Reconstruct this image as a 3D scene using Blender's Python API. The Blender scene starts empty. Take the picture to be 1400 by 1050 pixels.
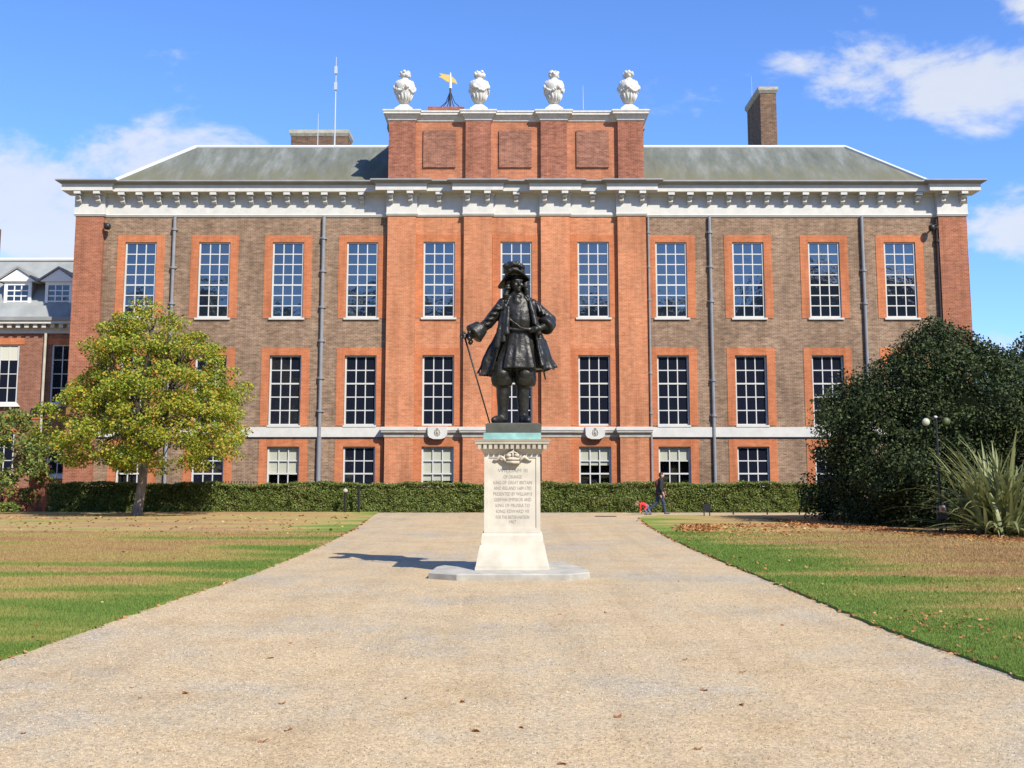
import bpy, math, random
import numpy as np
from mathutils import Vector, Matrix
random.seed(7); RNG = np.random.default_rng(7)
sc = bpy.context.scene
COL = sc.collection
R = math.radians

# ------------------------------------------------------------------ camera
FPX, CY, HORIZ, CAMH = 1535.0, 441.0, 641.0, 1.9
PITCH = math.atan((HORIZ - CY) / FPX)
cam_d = bpy.data.cameras.new('camera'); cam = bpy.data.objects.new('camera', cam_d); COL.objects.link(cam)
cam_d.sensor_width = 36; cam_d.lens = 36 * FPX / 1400; cam_d.shift_y = -84 / 1400
cam_d.clip_end = 3000; cam_d.clip_start = 0.1
cam.location = (0, 0, CAMH); cam.rotation_euler = (R(90) + PITCH, 0, 0)
sc.camera = cam

def at(x, y, Y):
    """photo point (1400 x 1050) -> world point at depth Y"""
    u = (x - 700) / FPX; v = (CY - y) / FPX
    t = Y / (math.cos(PITCH) - v * math.sin(PITCH))
    return Vector((u * t, Y, CAMH + t * (math.sin(PITCH) + v * math.cos(PITCH))))
def onground(x, y, z=0.0):
    u = (x - 700) / FPX; v = (CY - y) / FPX
    dz = math.sin(PITCH) + v * math.cos(PITCH); t = (z - CAMH) / dz
    return Vector((u * t, t * (math.cos(PITCH) - v * math.sin(PITCH)), z))

# ------------------------------------------------------------------ sun and sky
SUN_EL, SUN_AZ = R(42), R(38)          # azimuth measured from behind the camera towards the right
S = Vector((math.cos(SUN_EL) * math.sin(SUN_AZ), -math.cos(SUN_EL) * math.cos(SUN_AZ), math.sin(SUN_EL)))
sun_d = bpy.data.lights.new('sun', 'SUN'); sun = bpy.data.objects.new('sun', sun_d); COL.objects.link(sun)
sun_d.energy = 5.0; sun_d.angle = R(0.55); sun_d.color = (1.0, 0.93, 0.82)
sun.rotation_euler = S.to_track_quat('Z', 'Y').to_euler(); sun.location = (30, -40, 60)

world = bpy.data.worlds.new('World'); sc.world = world; world.use_nodes = True
def build_world():
    nt = world.node_tree; nt.nodes.clear(); N = nt.nodes.new; L = nt.links.new
    out = N('ShaderNodeOutputWorld'); bg = N('ShaderNodeBackground'); bg.inputs['Strength'].default_value = 0.095
    sky = N('ShaderNodeTexSky'); sky.sky_type = 'NISHITA'; sky.sun_disc = False
    sky.sun_elevation = SUN_EL; sky.sun_rotation = math.pi - SUN_AZ
    sky.air_density = 1.0; sky.dust_density = 0.2; sky.ozone_density = 2.0; sky.altitude = 100
    tint = N('ShaderNodeMix'); tint.data_type = 'RGBA'; tint.blend_type = 'MULTIPLY'; tint.inputs[0].default_value = 1
    tint.inputs[7].default_value = (0.80, 1.13, 1.72, 1)
    L(sky.outputs[0], tint.inputs[6])
    tc = N('ShaderNodeTexCoord')
    mp = N('ShaderNodeMapping'); mp.inputs['Scale'].default_value = (1, 1, 1.7); mp.inputs['Location'].default_value = (0.31, 0.17, 0.05)
    L(tc.outputs['Generated'], mp.inputs[0])
    nz = N('ShaderNodeTexNoise'); nz.inputs['Scale'].default_value = 8.5; nz.inputs['Detail'].default_value = 10; nz.inputs['Roughness'].default_value = 0.60
    nz.inputs['Distortion'].default_value = 0.25
    L(mp.outputs[0], nz.inputs['Vector'])
    def math_(op, a, b=None, clamp=False):
        m = N('ShaderNodeMath'); m.operation = op; m.use_clamp = clamp
        for i, q in enumerate((a, b)):
            if q is None: continue
            if isinstance(q, (int, float)): m.inputs[i].default_value = q
            else: L(q, m.inputs[i])
        return m.outputs[0]
    total = None
    # cumulus banks: direction, how wide, how tall, how dense
    banks = [((30, 270), .160, .070, .72), ((165, 222), .080, .052, .70), ((285, 226), .080, .040, .62), ((75, 165), .045, .020, .40),
             ((490, 190), .03, .010, .40), ((1330, 112), .13, .050, .64), ((1170, 98), .08, .024, .34), ((1420, 10), .05, .035, .48),
             ((1410, 312), .055, .038, .68), ((1375, 470), .05, .020, .42), ((1240, 245), .06, .015, .16), ((1250, 5), .06, .012, .2)]
    for (px, sx, sz, dens) in banks:
        d = (at(px[0], px[1], 100) - Vector((0, 0, CAMH))).normalized()
        sub = N('ShaderNodeVectorMath'); sub.operation = 'SUBTRACT'; sub.inputs[1].default_value = d
        L(tc.outputs['Generated'], sub.inputs[0])
        mul = N('ShaderNodeVectorMath'); mul.operation = 'MULTIPLY'; mul.inputs[1].default_value = (1 / sx, 1 / sx, 1 / sz)
        L(sub.outputs[0], mul.inputs[0])
        ln = N('ShaderNodeVectorMath'); ln.operation = 'LENGTH'; L(mul.outputs[0], ln.inputs[0])
        inv = math_('SUBTRACT', 1.25, ln.outputs['Value'], True)
        v = math_('MULTIPLY', inv, dens)
        total = v if total is None else math_('MAXIMUM', total, v)
    val = math_('ADD', total, math_('MULTIPLY', math_('SUBTRACT', nz.outputs['Fac'], 0.5), 2.3))
    # scattered clouds everywhere else in the sky
    nz2 = N('ShaderNodeTexNoise'); nz2.inputs['Scale'].default_value = 2.3; nz2.inputs['Detail'].default_value = 8
    L(mp.outputs[0], nz2.inputs['Vector'])
    sep = N('ShaderNodeSeparateXYZ'); L(tc.outputs['Generated'], sep.inputs[0])
    away = math_('MULTIPLY', math_('SUBTRACT', 0.75, sep.outputs[1]), 3.0, True)
    v2 = math_('MULTIPLY', math_('MULTIPLY', math_('SUBTRACT', nz2.outputs['Fac'], 0.54), 3.5, True), away)
    mr = N('ShaderNodeMapRange'); mr.interpolation_type = 'SMOOTHSTEP'
    mr.inputs['From Min'].default_value = 0.24; mr.inputs['From Max'].default_value = 0.66; L(val, mr.inputs['Value'])
    mask = math_('MULTIPLY', math_('MAXIMUM', mr.outputs[0], v2), 0.86)
    cl = N('ShaderNodeMix'); cl.data_type = 'RGBA'; L(mask, cl.inputs[0]); L(tint.outputs[2], cl.inputs[6])
    cr = N('ShaderNodeMix'); cr.data_type = 'RGBA'; L(nz.outputs['Fac'], cr.inputs[0])
    cr.inputs[6].default_value = (4.7, 5.2, 6.2, 1); cr.inputs[7].default_value = (6.6, 6.75, 7.0, 1)
    L(cr.outputs[2], cl.inputs[7])
    L(cl.outputs[2], bg.inputs['Color']); L(bg.outputs[0], out.inputs[0])
build_world()
sc.view_settings.view_transform = 'Standard'; sc.view_settings.look = 'None'
sc.view_settings.exposure = 0.55; sc.view_settings.gamma = 1.0; sc.view_settings.use_curve_mapping = False

# ------------------------------------------------------------------ materials
def new_mat(name):
    m = bpy.data.materials.new(name); m.use_nodes = True
    nt = m.node_tree; b = nt.nodes['Principled BSDF']
    return m, nt, b
def rgba(c): return (c[0], c[1], c[2], 1)
def noise(nt, vec, scale, detail=4, rough=0.55):
    n = nt.nodes.new('ShaderNodeTexNoise'); n.inputs['Scale'].default_value = scale; n.inputs['Detail'].default_value = detail
    n.inputs['Roughness'].default_value = rough
    if vec is not None: nt.links.new(vec, n.inputs['Vector'])
    return n
def ramp(nt, fac, stops):
    r = nt.nodes.new('ShaderNodeValToRGB'); e = r.color_ramp.elements
    while len(e) < len(stops): e.new(0.5)
    for i, (p, c) in enumerate(stops): e[i].position = p; e[i].color = rgba(c) if len(c) == 3 else c
    nt.links.new(fac, r.inputs[0]); return r
def mixc(nt, fac, a, b, mode='MIX'):
    m = nt.nodes.new('ShaderNodeMix'); m.data_type = 'RGBA'; m.blend_type = mode
    for s, q in ((0, fac), (6, a), (7, b)):
        if isinstance(q, (int, float)): m.inputs[s].default_value = q
        elif isinstance(q, tuple): m.inputs[s].default_value = rgba(q)
        else: nt.links.new(q, m.inputs[s])
    return m.outputs[2]
def bump(nt, b, h, strength=0.3, dist=0.02):
    n = nt.nodes.new('ShaderNodeBump'); n.inputs['Strength'].default_value = strength; n.inputs['Distance'].default_value = dist
    nt.links.new(h, n.inputs['Height']); nt.links.new(n.outputs[0], b.inputs['Normal'])
def world_pos(nt): 
    g = nt.nodes.new('ShaderNodeNewGeometry'); return g.outputs['Position']
def simple(name, c, rough=0.6, var=0.15, scale=6, metal=0.0, spec=0.4, bumps=0.0):
    m, nt, b = new_mat(name)
    p = world_pos(nt); n = noise(nt, p, scale, 6)
    r = ramp(nt, n.outputs['Fac'], [(0.25, tuple(x * (1 - var) for x in c)), (0.75, tuple(min(1, x * (1 + var)) for x in c))])
    nt.links.new(r.outputs[0], b.inputs['Base Color'])
    b.inputs['Roughness'].default_value = rough; b.inputs['Metallic'].default_value = metal; b.inputs['Specular IOR Level'].default_value = spec
    if bumps: bump(nt, b, n.outputs['Fac'], bumps, 0.03)
    return m
def brick_mat(name, c1, c2, mortar, blotch=(0.72, 1.22), big=(0.85, 1.12), light=None):
    m, nt, b = new_mat(name); L = nt.links.new
    p = world_pos(nt); s = nt.nodes.new('ShaderNodeSeparateXYZ'); L(p, s.inputs[0])
    ad = nt.nodes.new('ShaderNodeMath'); ad.operation = 'ADD'; L(s.outputs[0], ad.inputs[0]); L(s.outputs[1], ad.inputs[1])
    c = nt.nodes.new('ShaderNodeCombineXYZ'); L(ad.outputs[0], c.inputs[0]); L(s.outputs[2], c.inputs[1])
    br = nt.nodes.new('ShaderNodeTexBrick'); L(c.outputs[0], br.inputs['Vector'])
    br.inputs['Scale'].default_value = 1; br.inputs['Brick Width'].default_value = 0.225; br.inputs['Row Height'].default_value = 0.078
    br.inputs['Mortar Size'].default_value = 0.008; br.inputs['Mortar Smooth'].default_value = 0.3
    br.inputs['Color1'].default_value = rgba(c1); br.inputs['Color2'].default_value = rgba(c2); br.inputs['Mortar'].default_value = rgba(mortar)
    col = br.outputs['Color']
    st = nt.nodes.new('ShaderNodeMapping'); st.inputs['Scale'].default_value = (1.6, 1.6, 4.5); L(p, st.inputs[0])
    n1 = noise(nt, st.outputs[0], 1.5, 6, 0.7); r1 = ramp(nt, n1.outputs['Fac'], [(0.30, (blotch[0],) * 3), (0.70, (blotch[1],) * 3)])
    col = mixc(nt, 1.0, col, r1.outputs[0], 'MULTIPLY')
    n2 = noise(nt, p, 0.35, 4); r2 = ramp(nt, n2.outputs['Fac'], [(0.3, (big[0],) * 3), (0.7, (big[1],) * 3)])
    col = mixc(nt, 1.0, col, r2.outputs[0], 'MULTIPLY')
    stk = nt.nodes.new('ShaderNodeMapping'); stk.inputs['Scale'].default_value = (2.2, 2.2, .22); L(p, stk.inputs[0])
    n4 = noise(nt, stk.outputs[0], 1.0, 5, .65); r4 = ramp(nt, n4.outputs['Fac'], [(0.34, (.80, .78, .76)), (0.56, (1.03, 1.03, 1.03))])
    col = mixc(nt, 1.0, col, r4.outputs[0], 'MULTIPLY')
    # odd bricks: some pale, some burnt
    n3 = noise(nt, st.outputs[0], 4.2, 2, 0.5); r3 = ramp(nt, n3.outputs['Fac'], [(0.66, (0, 0, 0)), (0.74, (1, 1, 1))])
    f3 = nt.nodes.new('ShaderNodeMath'); f3.operation = 'MULTIPLY'; f3.inputs[1].default_value = 0.5; L(r3.outputs[0], f3.inputs[0])
    col = mixc(nt, f3.outputs[0], col, light or tuple(min(1, x * 1.5 + .05) for x in c1))
    L(col, b.inputs['Base Color']); b.inputs['Roughness'].default_value = 0.9; b.inputs['Specular IOR Level'].default_value = 0.2
    bump(nt, b, br.outputs['Fac'], -0.4, 0.01)
    return m
M = {}
M['brown_brick'] = brick_mat('brown_brick', (.26, .166, .102), (.184, .115, .072), (.33, .26, .19), (.55, 1.38), (.84, 1.16), (.38, .29, .20))
M['red_brick'] = brick_mat('red_brick', (.50, .190, .087), (.425, .152, .067), (.46, .28, .17), (.74, 1.22), (.86, 1.13), (.52, .27, .155))
M['pavilion_brick'] = brick_mat('pavilion_brick', (.345, .120, .062), (.265, .088, .048), (.38, .23, .15), (.68, 1.22), (.86, 1.13), (.46, .25, .16))
M['parapet_brick'] = brick_mat('parapet_brick', (.33, .118, .068), (.23, .082, .053), (.33, .19, .13), (.52, 1.38), (.83, 1.14), (.46, .27, .18))
M['panel_brick'] = brick_mat('panel_brick', (.30, .125, .078), (.21, .085, .058), (.33, .21, .15), (.58, 1.32), (.9, 1.1), (.50, .36, .27))
M['rubbed_brick'] = brick_mat('rubbed_brick', (.475, .158, .064), (.41, .126, .052), (.45, .22, .115), (.82, 1.16), (.88, 1.10))
M['parapet_bay'] = brick_mat('parapet_bay', (.43, .160, .080), (.36, .128, .066), (.42, .23, .14), (.72, 1.2), (.86, 1.12))
M['chimney_brick'] = brick_mat('chimney_brick', (.17, .10, .06), (.10, .06, .04), (.24, .18, .13), (.6, 1.35), (.9, 1.1), (.32, .24, .15))
M['wing_brick'] = brick_mat('wing_brick', (.27, .115, .070), (.20, .082, .052), (.30, .2, .14), (.7, 1.25), (.9, 1.1))
M['white_paint'] = simple('white_paint', (.525, .515, .465), 0.6, .10, 2.5)
M['frame_paint'] = simple('frame_paint', (.53, .53, .49), 0.5, .06, 2)
M['portland'] = simple('portland', (.55, .535, .49), 0.8, .16, 5, bumps=.3)
M['beige_grey'] = simple('beige_grey', (.42, .385, .31), 0.85, .18, 3)  # darker beige; the string-course cove's shadow is held in this colour
M['lifted_dormer_white'] = simple('lifted_dormer_white', (.76, .76, .72), .5, .04, 2)  # white raised above the other paint to offset the palace's shade
M['lead'] = simple('lead', (.24, .245, .235), 0.55, .2, 1.2)
M['lead_bright'] = simple('lead_bright', (.60, .61, .61), 0.5, .06, 2)
M['pipe'] = simple('pipe', (.215, .22, .225), 0.5, .15, 3)
M['dark_iron'] = simple('dark_iron', (.016, .017, .019), 0.45, .2, 6)
M['rust_iron'] = simple('rust_iron', (.05, .033, .026), 0.6, .2, 6)
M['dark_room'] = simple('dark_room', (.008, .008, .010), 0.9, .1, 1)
M['blind'] = simple('blind', (.52, .51, .41), 0.8, .03, 1)
M['gold'] = simple('gold', (.85, .55, .14), 0.35, .08, 3, metal=0.5)
M['antenna'] = simple('antenna', (.42, .45, .48), 0.4, .05, 1)

def glass_mat(name, ior, base, rough=0.03, wob=0.0):
    m, nt, b = new_mat(name)
    b.inputs['Base Color'].default_value = rgba(base); b.inputs['Roughness'].default_value = rough; b.inputs['IOR'].default_value = ior
    n = noise(nt, world_pos(nt), 2.2, 3); bump(nt, b, n.outputs['Fac'], 0.10, 0.05)
    return m
M['glass'] = glass_mat('glass', 2.25, (.010, .014, .024))
M['glass_dark'] = glass_mat('glass_dark', 1.85, (.010, .012, .022))
def clear_glass():
    m, nt, b = new_mat('clear_glass'); nt.nodes.remove(b)
    tr = nt.nodes.new('ShaderNodeBsdfTransparent'); tr.inputs[0].default_value = (.93, .95, .94, 1)
    gl = nt.nodes.new('ShaderNodeBsdfGlossy'); gl.inputs['Roughness'].default_value = 0.02
    mx = nt.nodes.new('ShaderNodeMixShader'); mx.inputs[0].default_value = 0.09
    nt.links.new(tr.outputs[0], mx.inputs[1]); nt.links.new(gl.outputs[0], mx.inputs[2])
    nt.links.new(mx.outputs[0], nt.nodes['Material Output'].inputs[0]); return m
M['clear_glass'] = clear_glass()

def roof_mat():
    m, nt, b = new_mat('lead_roof'); L = nt.links.new
    p = world_pos(nt)
    mp = nt.nodes.new('ShaderNodeMapping'); mp.inputs['Scale'].default_value = (1.0, .25, .25); mp.inputs['Rotation'].default_value = (0, R(12), 0); L(p, mp.inputs[0])
    n = noise(nt, mp.outputs[0], 1.3, 7, .7)
    r = ramp(nt, n.outputs['Fac'], [(.3, (.072, .082, .062)), (.5, (.118, .128, .105)), (.7, (.20, .212, .195))])
    s = nt.nodes.new('ShaderNodeSeparateXYZ'); L(p, s.inputs[0])
    mr = nt.nodes.new('ShaderNodeMapRange'); mr.inputs['From Min'].default_value = 17.0; mr.inputs['From Max'].default_value = 19.2
    mr.inputs['To Min'].default_value = .75; mr.inputs['To Max'].default_value = -.25; L(s.outputs[2], mr.inputs['Value'])
    n2 = noise(nt, mp.outputs[0], 2.1, 5, .6)
    ad = nt.nodes.new('ShaderNodeMath'); ad.operation = 'MULTIPLY_ADD'; L(n2.outputs['Fac'], ad.inputs[0]); ad.inputs[1].default_value = 1.6
    sb = nt.nodes.new('ShaderNodeMath'); sb.operation = 'SUBTRACT'; L(mr.outputs[0], sb.inputs[0]); sb.inputs[1].default_value = .80; L(sb.outputs[0], ad.inputs[2])
    ad.use_clamp = True
    L(mixc(nt, ad.outputs[0], r.outputs[0], (.125, .115, .055)), b.inputs['Base Color']); b.inputs['Roughness'].default_value = .75
    return m
M['lead_roof'] = roof_mat()
M['slate'] = simple('slate', (.25, .265, .255), .6, .2, 1.5)

def leaf_mat(name, stops, transl=0.3, rough=0.5, spec=0.3, clump=0.0, cscale=.6):
    m, nt, b = new_mat(name); L = nt.links.new
    g = nt.nodes.new('ShaderNodeNewGeometry')
    f = g.outputs['Random Per Island']
    if clump:
        n = noise(nt, g.outputs['Position'], cscale, 3)
        a = nt.nodes.new('ShaderNodeMath'); a.operation = 'MULTIPLY_ADD'; L(n.outputs['Fac'], a.inputs[0]); a.inputs[1].default_value = clump * 2
        s2 = nt.nodes.new('ShaderNodeMath'); s2.operation = 'SUBTRACT'; L(f, s2.inputs[0]); s2.inputs[1].default_value = clump; L(s2.outputs[0], a.inputs[2])
        a.use_clamp = True; f = a.outputs[0]
    r = ramp(nt, f, stops); L(r.outputs[0], b.inputs['Base Color'])
    b.inputs['Roughness'].default_value = rough; b.inputs['Specular IOR Level'].default_value = spec
    t = nt.nodes.new('ShaderNodeBsdfTranslucent'); L(r.outputs[0], t.inputs[0])
    mx = nt.nodes.new('ShaderNodeMixShader'); mx.inputs[0].default_value = transl
    L(b.outputs[0], mx.inputs[1]); L(t.outputs[0], mx.inputs[2]); L(mx.outputs[0], nt.nodes['Material Output'].inputs[0])
    return m
M['maple_leaf'] = leaf_mat('maple_leaf', [(0, (.095, .165, .020)), (.34, (.24, .32, .032)), (.66, (.38, .41, .046)), (.88, (.54, .43, .055)), (1, (.58, .28, .05))], .42, clump=.35, cscale=.9)
M['shrub_leaf'] = leaf_mat('shrub_leaf', [(0, (.07, .115, .025)), (.6, (.16, .215, .05)), (.9, (.28, .30, .06)), (1, (.42, .34, .05))], .3)
M['hedge_leaf'] = leaf_mat('hedge_leaf', [(0, (.070, .105, .022)), (.5, (.13, .175, .035)), (.85, (.20, .24, .052)), (1, (.25, .21, .08))], .25, clump=.35, cscale=.8)
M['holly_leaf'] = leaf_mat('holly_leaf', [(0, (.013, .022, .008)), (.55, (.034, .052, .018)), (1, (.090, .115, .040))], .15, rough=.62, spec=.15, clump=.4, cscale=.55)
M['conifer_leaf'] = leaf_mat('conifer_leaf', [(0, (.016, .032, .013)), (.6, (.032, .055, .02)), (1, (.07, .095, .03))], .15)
M['blade_leaf'] = leaf_mat('blade_leaf', [(0, (.085, .115, .040)), (.5, (.19, .215, .080)), (1, (.40, .38, .18))], .25, rough=.4)
M['dead_leaf'] = leaf_mat('dead_leaf', [(0, (.20, .08, .03)), (.5, (.38, .16, .055)), (.85, (.48, .22, .07)), (1, (.55, .40, .18))], .15)
M['path_leaf'] = leaf_mat('path_leaf', [(0, (.16, .07, .03)), (.6, (.30, .12, .04)), (1, (.55, .33, .05))], .1)
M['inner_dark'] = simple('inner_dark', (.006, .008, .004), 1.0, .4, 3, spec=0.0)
M['wood_leaf'] = leaf_mat('wood_leaf', [(0, (.03, .05, .015)), (1, (.06, .09, .025))], .1)
def bark(name, c):
    m, nt, b = new_mat(name); p = world_pos(nt)
    mp = nt.nodes.new('ShaderNodeMapping'); mp.inputs['Scale'].default_value = (9, 9, 1.6); nt.links.new(p, mp.inputs[0])
    n = noise(nt, mp.outputs[0], 1.5, 6, .7)
    r = ramp(nt, n.outputs['Fac'], [(.3, tuple(x * .5 for x in c)), (.7, tuple(x * 1.25 for x in c))])
    nt.links.new(r.outputs[0], b.inputs['Base Color']); b.inputs['Roughness'].default_value = .9; bump(nt, b, n.outputs['Fac'], .6, .03); return m
M['bark'] = bark('bark', (.24, .19, .15)); M['dark_bark'] = bark('dark_bark', (.05, .04, .03))

def gravel_wear(nt, p):
    L = nt.links.new
    n = noise(nt, p, .85, 6, .68); r = ramp(nt, n.outputs['Fac'], [(.32, (.90, .87, .83)), (.5, (1.0, 1.0, 1.0)), (.68, (1.06, 1.06, 1.06))])
    mp = nt.nodes.new('ShaderNodeMapping'); mp.inputs['Scale'].default_value = (1.1, .06, 1); mp.inputs['Rotation'].default_value = (0, 0, R(3)); L(p, mp.inputs[0])
    n2 = noise(nt, mp.outputs[0], 1.6, 4, .6); r2 = ramp(nt, n2.outputs['Fac'], [(.36, (.93, .92, .91)), (.5, (1, 1, 1))])
    n3 = noise(nt, p, 3.1, 4, .7); r3 = ramp(nt, n3.outputs['Fac'], [(.30, (.85, .80, .73)), (.42, (1, 1, 1))])
    return mixc(nt, 1, mixc(nt, 1, r.outputs[0], r2.outputs[0], 'MULTIPLY'), r3.outputs[0], 'MULTIPLY')
def gravel_mat():
    m, nt, b = new_mat('gravel_ground'); L = nt.links.new; p = world_pos(nt)
    n1 = noise(nt, p, 0.28, 5, .6); n2 = noise(nt, p, 2.2, 5, .65)
    ad = nt.nodes.new('ShaderNodeMath'); ad.operation = 'MULTIPLY_ADD'; L(n2.outputs['Fac'], ad.inputs[0]); ad.inputs[1].default_value = .35; L(n1.outputs['Fac'], ad.inputs[2])
    r = ramp(nt, ad.outputs[0], [(.60, (.465, .355, .215)), (.72, (.43, .345, .225)), (.84, (.37, .325, .25))])
    vo = nt.nodes.new('ShaderNodeTexVoronoi'); vo.inputs['Scale'].default_value = 55; L(p, vo.inputs['Vector'])
    hs = ramp(nt, vo.outputs['Color'], [(0, (.55, .55, .55)), (.5, (.98, .98, .98)), (1, (1.35, 1.32, 1.25))])
    col = mixc(nt, .85, r.outputs[0], hs.outputs[0], 'MULTIPLY')
    n3 = noise(nt, p, 14, 3, .6); r3 = ramp(nt, n3.outputs['Fac'], [(.3, (.84, .84, .84)), (.7, (1.1, 1.1, 1.1))])
    col = mixc(nt, 1, col, r3.outputs[0], 'MULTIPLY')
    col = mixc(nt, 1, col, gravel_wear(nt, p), 'MULTIPLY')
    L(col, b.inputs['Base Color']); b.inputs['Roughness'].default_value = .95; b.inputs['Specular IOR Level'].default_value = .1
    bump(nt, b, vo.outputs['Distance'], -.5, .012)
    return m
M['gravel'] = gravel_mat()
def pebble_mat():
    m, nt, b = new_mat('pebble'); L = nt.links.new
    g = nt.nodes.new('ShaderNodeNewGeometry'); p = g.outputs['Position']
    r = ramp(nt, g.outputs['Random Per Island'], [(0, (.15, .105, .062)), (.25, (.39, .29, .17)), (.7, (.48, .375, .23)), (.95, (.52, .43, .30)), (1, (.56, .49, .38))])
    n1 = noise(nt, p, 0.28, 5, .6); n2 = noise(nt, p, 2.2, 5, .65)
    ad = nt.nodes.new('ShaderNodeMath'); ad.operation = 'MULTIPLY_ADD'; L(n2.outputs['Fac'], ad.inputs[0]); ad.inputs[1].default_value = .35; L(n1.outputs['Fac'], ad.inputs[2])
    f = ramp(nt, ad.outputs[0], [(.68, (0, 0, 0)), (.84, (.8, .8, .8))])
    r2 = ramp(nt, g.outputs['Random Per Island'], [(0, (.18, .15, .115)), (.5, (.37, .32, .24)), (1, (.52, .46, .37))])
    L(mixc(nt, 1, mixc(nt, f.outputs[0], r.outputs[0], r2.outputs[0]), gravel_wear(nt, p), 'MULTIPLY'), b.inputs['Base Color']); b.inputs['Roughness'].default_value = .9
    b.inputs['Specular IOR Level'].default_value = .15
    return m
M['pebble'] = pebble_mat()
def lawn_colour(nt):
    L = nt.links.new; p = world_pos(nt)
    s = nt.nodes.new('ShaderNodeSeparateXYZ'); L(p, s.inputs[0])
    ab = nt.nodes.new('ShaderNodeMath'); ab.operation = 'ABSOLUTE'; L(s.outputs[0], ab.inputs[0])
    mp = nt.nodes.new('ShaderNodeMapping'); mp.inputs['Scale'].default_value = (.17, .75, 1); L(p, mp.inputs[0])
    n = noise(nt, mp.outputs[0], .80, 4, .55); n2 = noise(nt, p, 5.0, 5, .7)
    wide = nt.nodes.new('ShaderNodeMapRange'); wide.inputs['From Min'].default_value = 4.9; wide.inputs['From Max'].default_value = 8.2
    wide.inputs['To Min'].default_value = .62; wide.inputs['To Max'].default_value = 0.02; L(ab.outputs[0], wide.inputs['Value'])
    far = nt.nodes.new('ShaderNodeMapRange'); far.inputs['From Min'].default_value = 12; far.inputs['From Max'].default_value = 40
    far.inputs['To Min'].default_value = .12; far.inputs['To Max'].default_value = -.16; L(s.outputs[1], far.inputs['Value'])
    def add(a, b_):
        q = nt.nodes.new('ShaderNodeMath'); q.operation = 'ADD'; L(a, q.inputs[0])
        if isinstance(b_, float): q.inputs[1].default_value = b_
        else: L(b_, q.inputs[1])
        return q.outputs[0]
    sc2 = nt.nodes.new('ShaderNodeMath'); sc2.operation = 'MULTIPLY_ADD'; L(n.outputs['Fac'], sc2.inputs[0]); sc2.inputs[1].default_value = 2.9; sc2.inputs[2].default_value = -1.12
    sc3 = nt.nodes.new('ShaderNodeMath'); sc3.operation = 'MULTIPLY_ADD'; L(n2.outputs['Fac'], sc3.inputs[0]); sc3.inputs[1].default_value = .26; sc3.inputs[2].default_value = -.13
    tot = add(add(add(sc2.outputs[0], sc3.outputs[0]), wide.outputs[0]), far.outputs[0])
    r = ramp(nt, tot, [(-.0, (.32, .205, .095)), (.26, (.36, .250, .108)), (.48, (.345, .275, .098)), (.70, (.220, .245, .060)), (.95, (.135, .205, .040))])
    n3 = noise(nt, p, 40, 3, .7); r3 = ramp(nt, n3.outputs['Fac'], [(.3, (.91, .91, .91)), (.7, (1.08, 1.08, 1.08))])
    return mixc(nt, 1, r.outputs[0], r3.outputs[0], 'MULTIPLY'), n3
def lawn_mat():
    m, nt, b = new_mat('lawn_turf'); col, n3 = lawn_colour(nt)
    nt.links.new(col, b.inputs['Base Color']); b.inputs['Roughness'].default_value = .95; b.inputs['Specular IOR Level'].default_value = .1
    bump(nt, b, n3.outputs['Fac'], .5, .03); return m
M['lawn'] = lawn_mat()
def blade_mat():
    m, nt, b = new_mat('grass_blade'); col, n3 = lawn_colour(nt); L = nt.links.new
    g = nt.nodes.new('ShaderNodeNewGeometry'); rr = ramp(nt, g.outputs['Random Per Island'], [(0, (.85, .85, .85)), (1, (1.25, 1.22, 1.15))])
    c = mixc(nt, 1, col, rr.outputs[0], 'MULTIPLY'); L(c, b.inputs['Base Color']); b.inputs['Roughness'].default_value = .7
    b.inputs['Specular IOR Level'].default_value = .2
    t = nt.nodes.new('ShaderNodeBsdfTranslucent'); L(c, t.inputs[0])
    mx = nt.nodes.new('ShaderNodeMixShader'); mx.inputs[0].default_value = .3
    L(b.outputs[0], mx.inputs[1]); L(t.outputs[0], mx.inputs[2]); L(mx.outputs[0], nt.nodes['Material Output'].inputs[0]); return m
M['blade'] = blade_mat()
def bronze_mat():
    m, nt, b = new_mat('bronze'); p = world_pos(nt); n = noise(nt, p, 9, 6, .65)
    r = ramp(nt, n.outputs['Fac'], [(.3, (.012, .012, .010)), (.60, (.030, .028, .023)), (.78, (.058, .066, .054))])
    nt.links.new(r.outputs[0], b.inputs['Base Color']); b.inputs['Metallic'].default_value = .35; b.inputs['Roughness'].default_value = .42
    b.inputs['Specular IOR Level'].default_value = .5
    n2 = noise(nt, p, 16, 4, .6); bump(nt, b, n2.outputs['Fac'], .35, .03); return m
M['bronze'] = bronze_mat()
M['bronze_plinth'] = simple('bronze_plinth', (.075, .075, .062), .6, .25, 7)
M['verdigris'] = simple('verdigris', (.20, .37, .335), .75, .3, 5)
M['cream_stone'] = simple('cream_stone', (.525, .485, .395), .85, .20, 2.6, bumps=.15)
M['stained_stone'] = simple('stained_stone', (.36, .335, .265), .85, .3, 5, bumps=.2)
M['slab_stone'] = simple('slab_stone', (.35, .335, .285), .85, .28, 3, bumps=.2)
M['crown_stone'] = simple('carved_stone', (.47, .42, .33), .85, .2, 9, bumps=.4)  # a little darker than the cream stone, with finer mottling
M['lettering'] = simple('lettering', (.27, .255, .22), .8, .1, 4)

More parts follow.
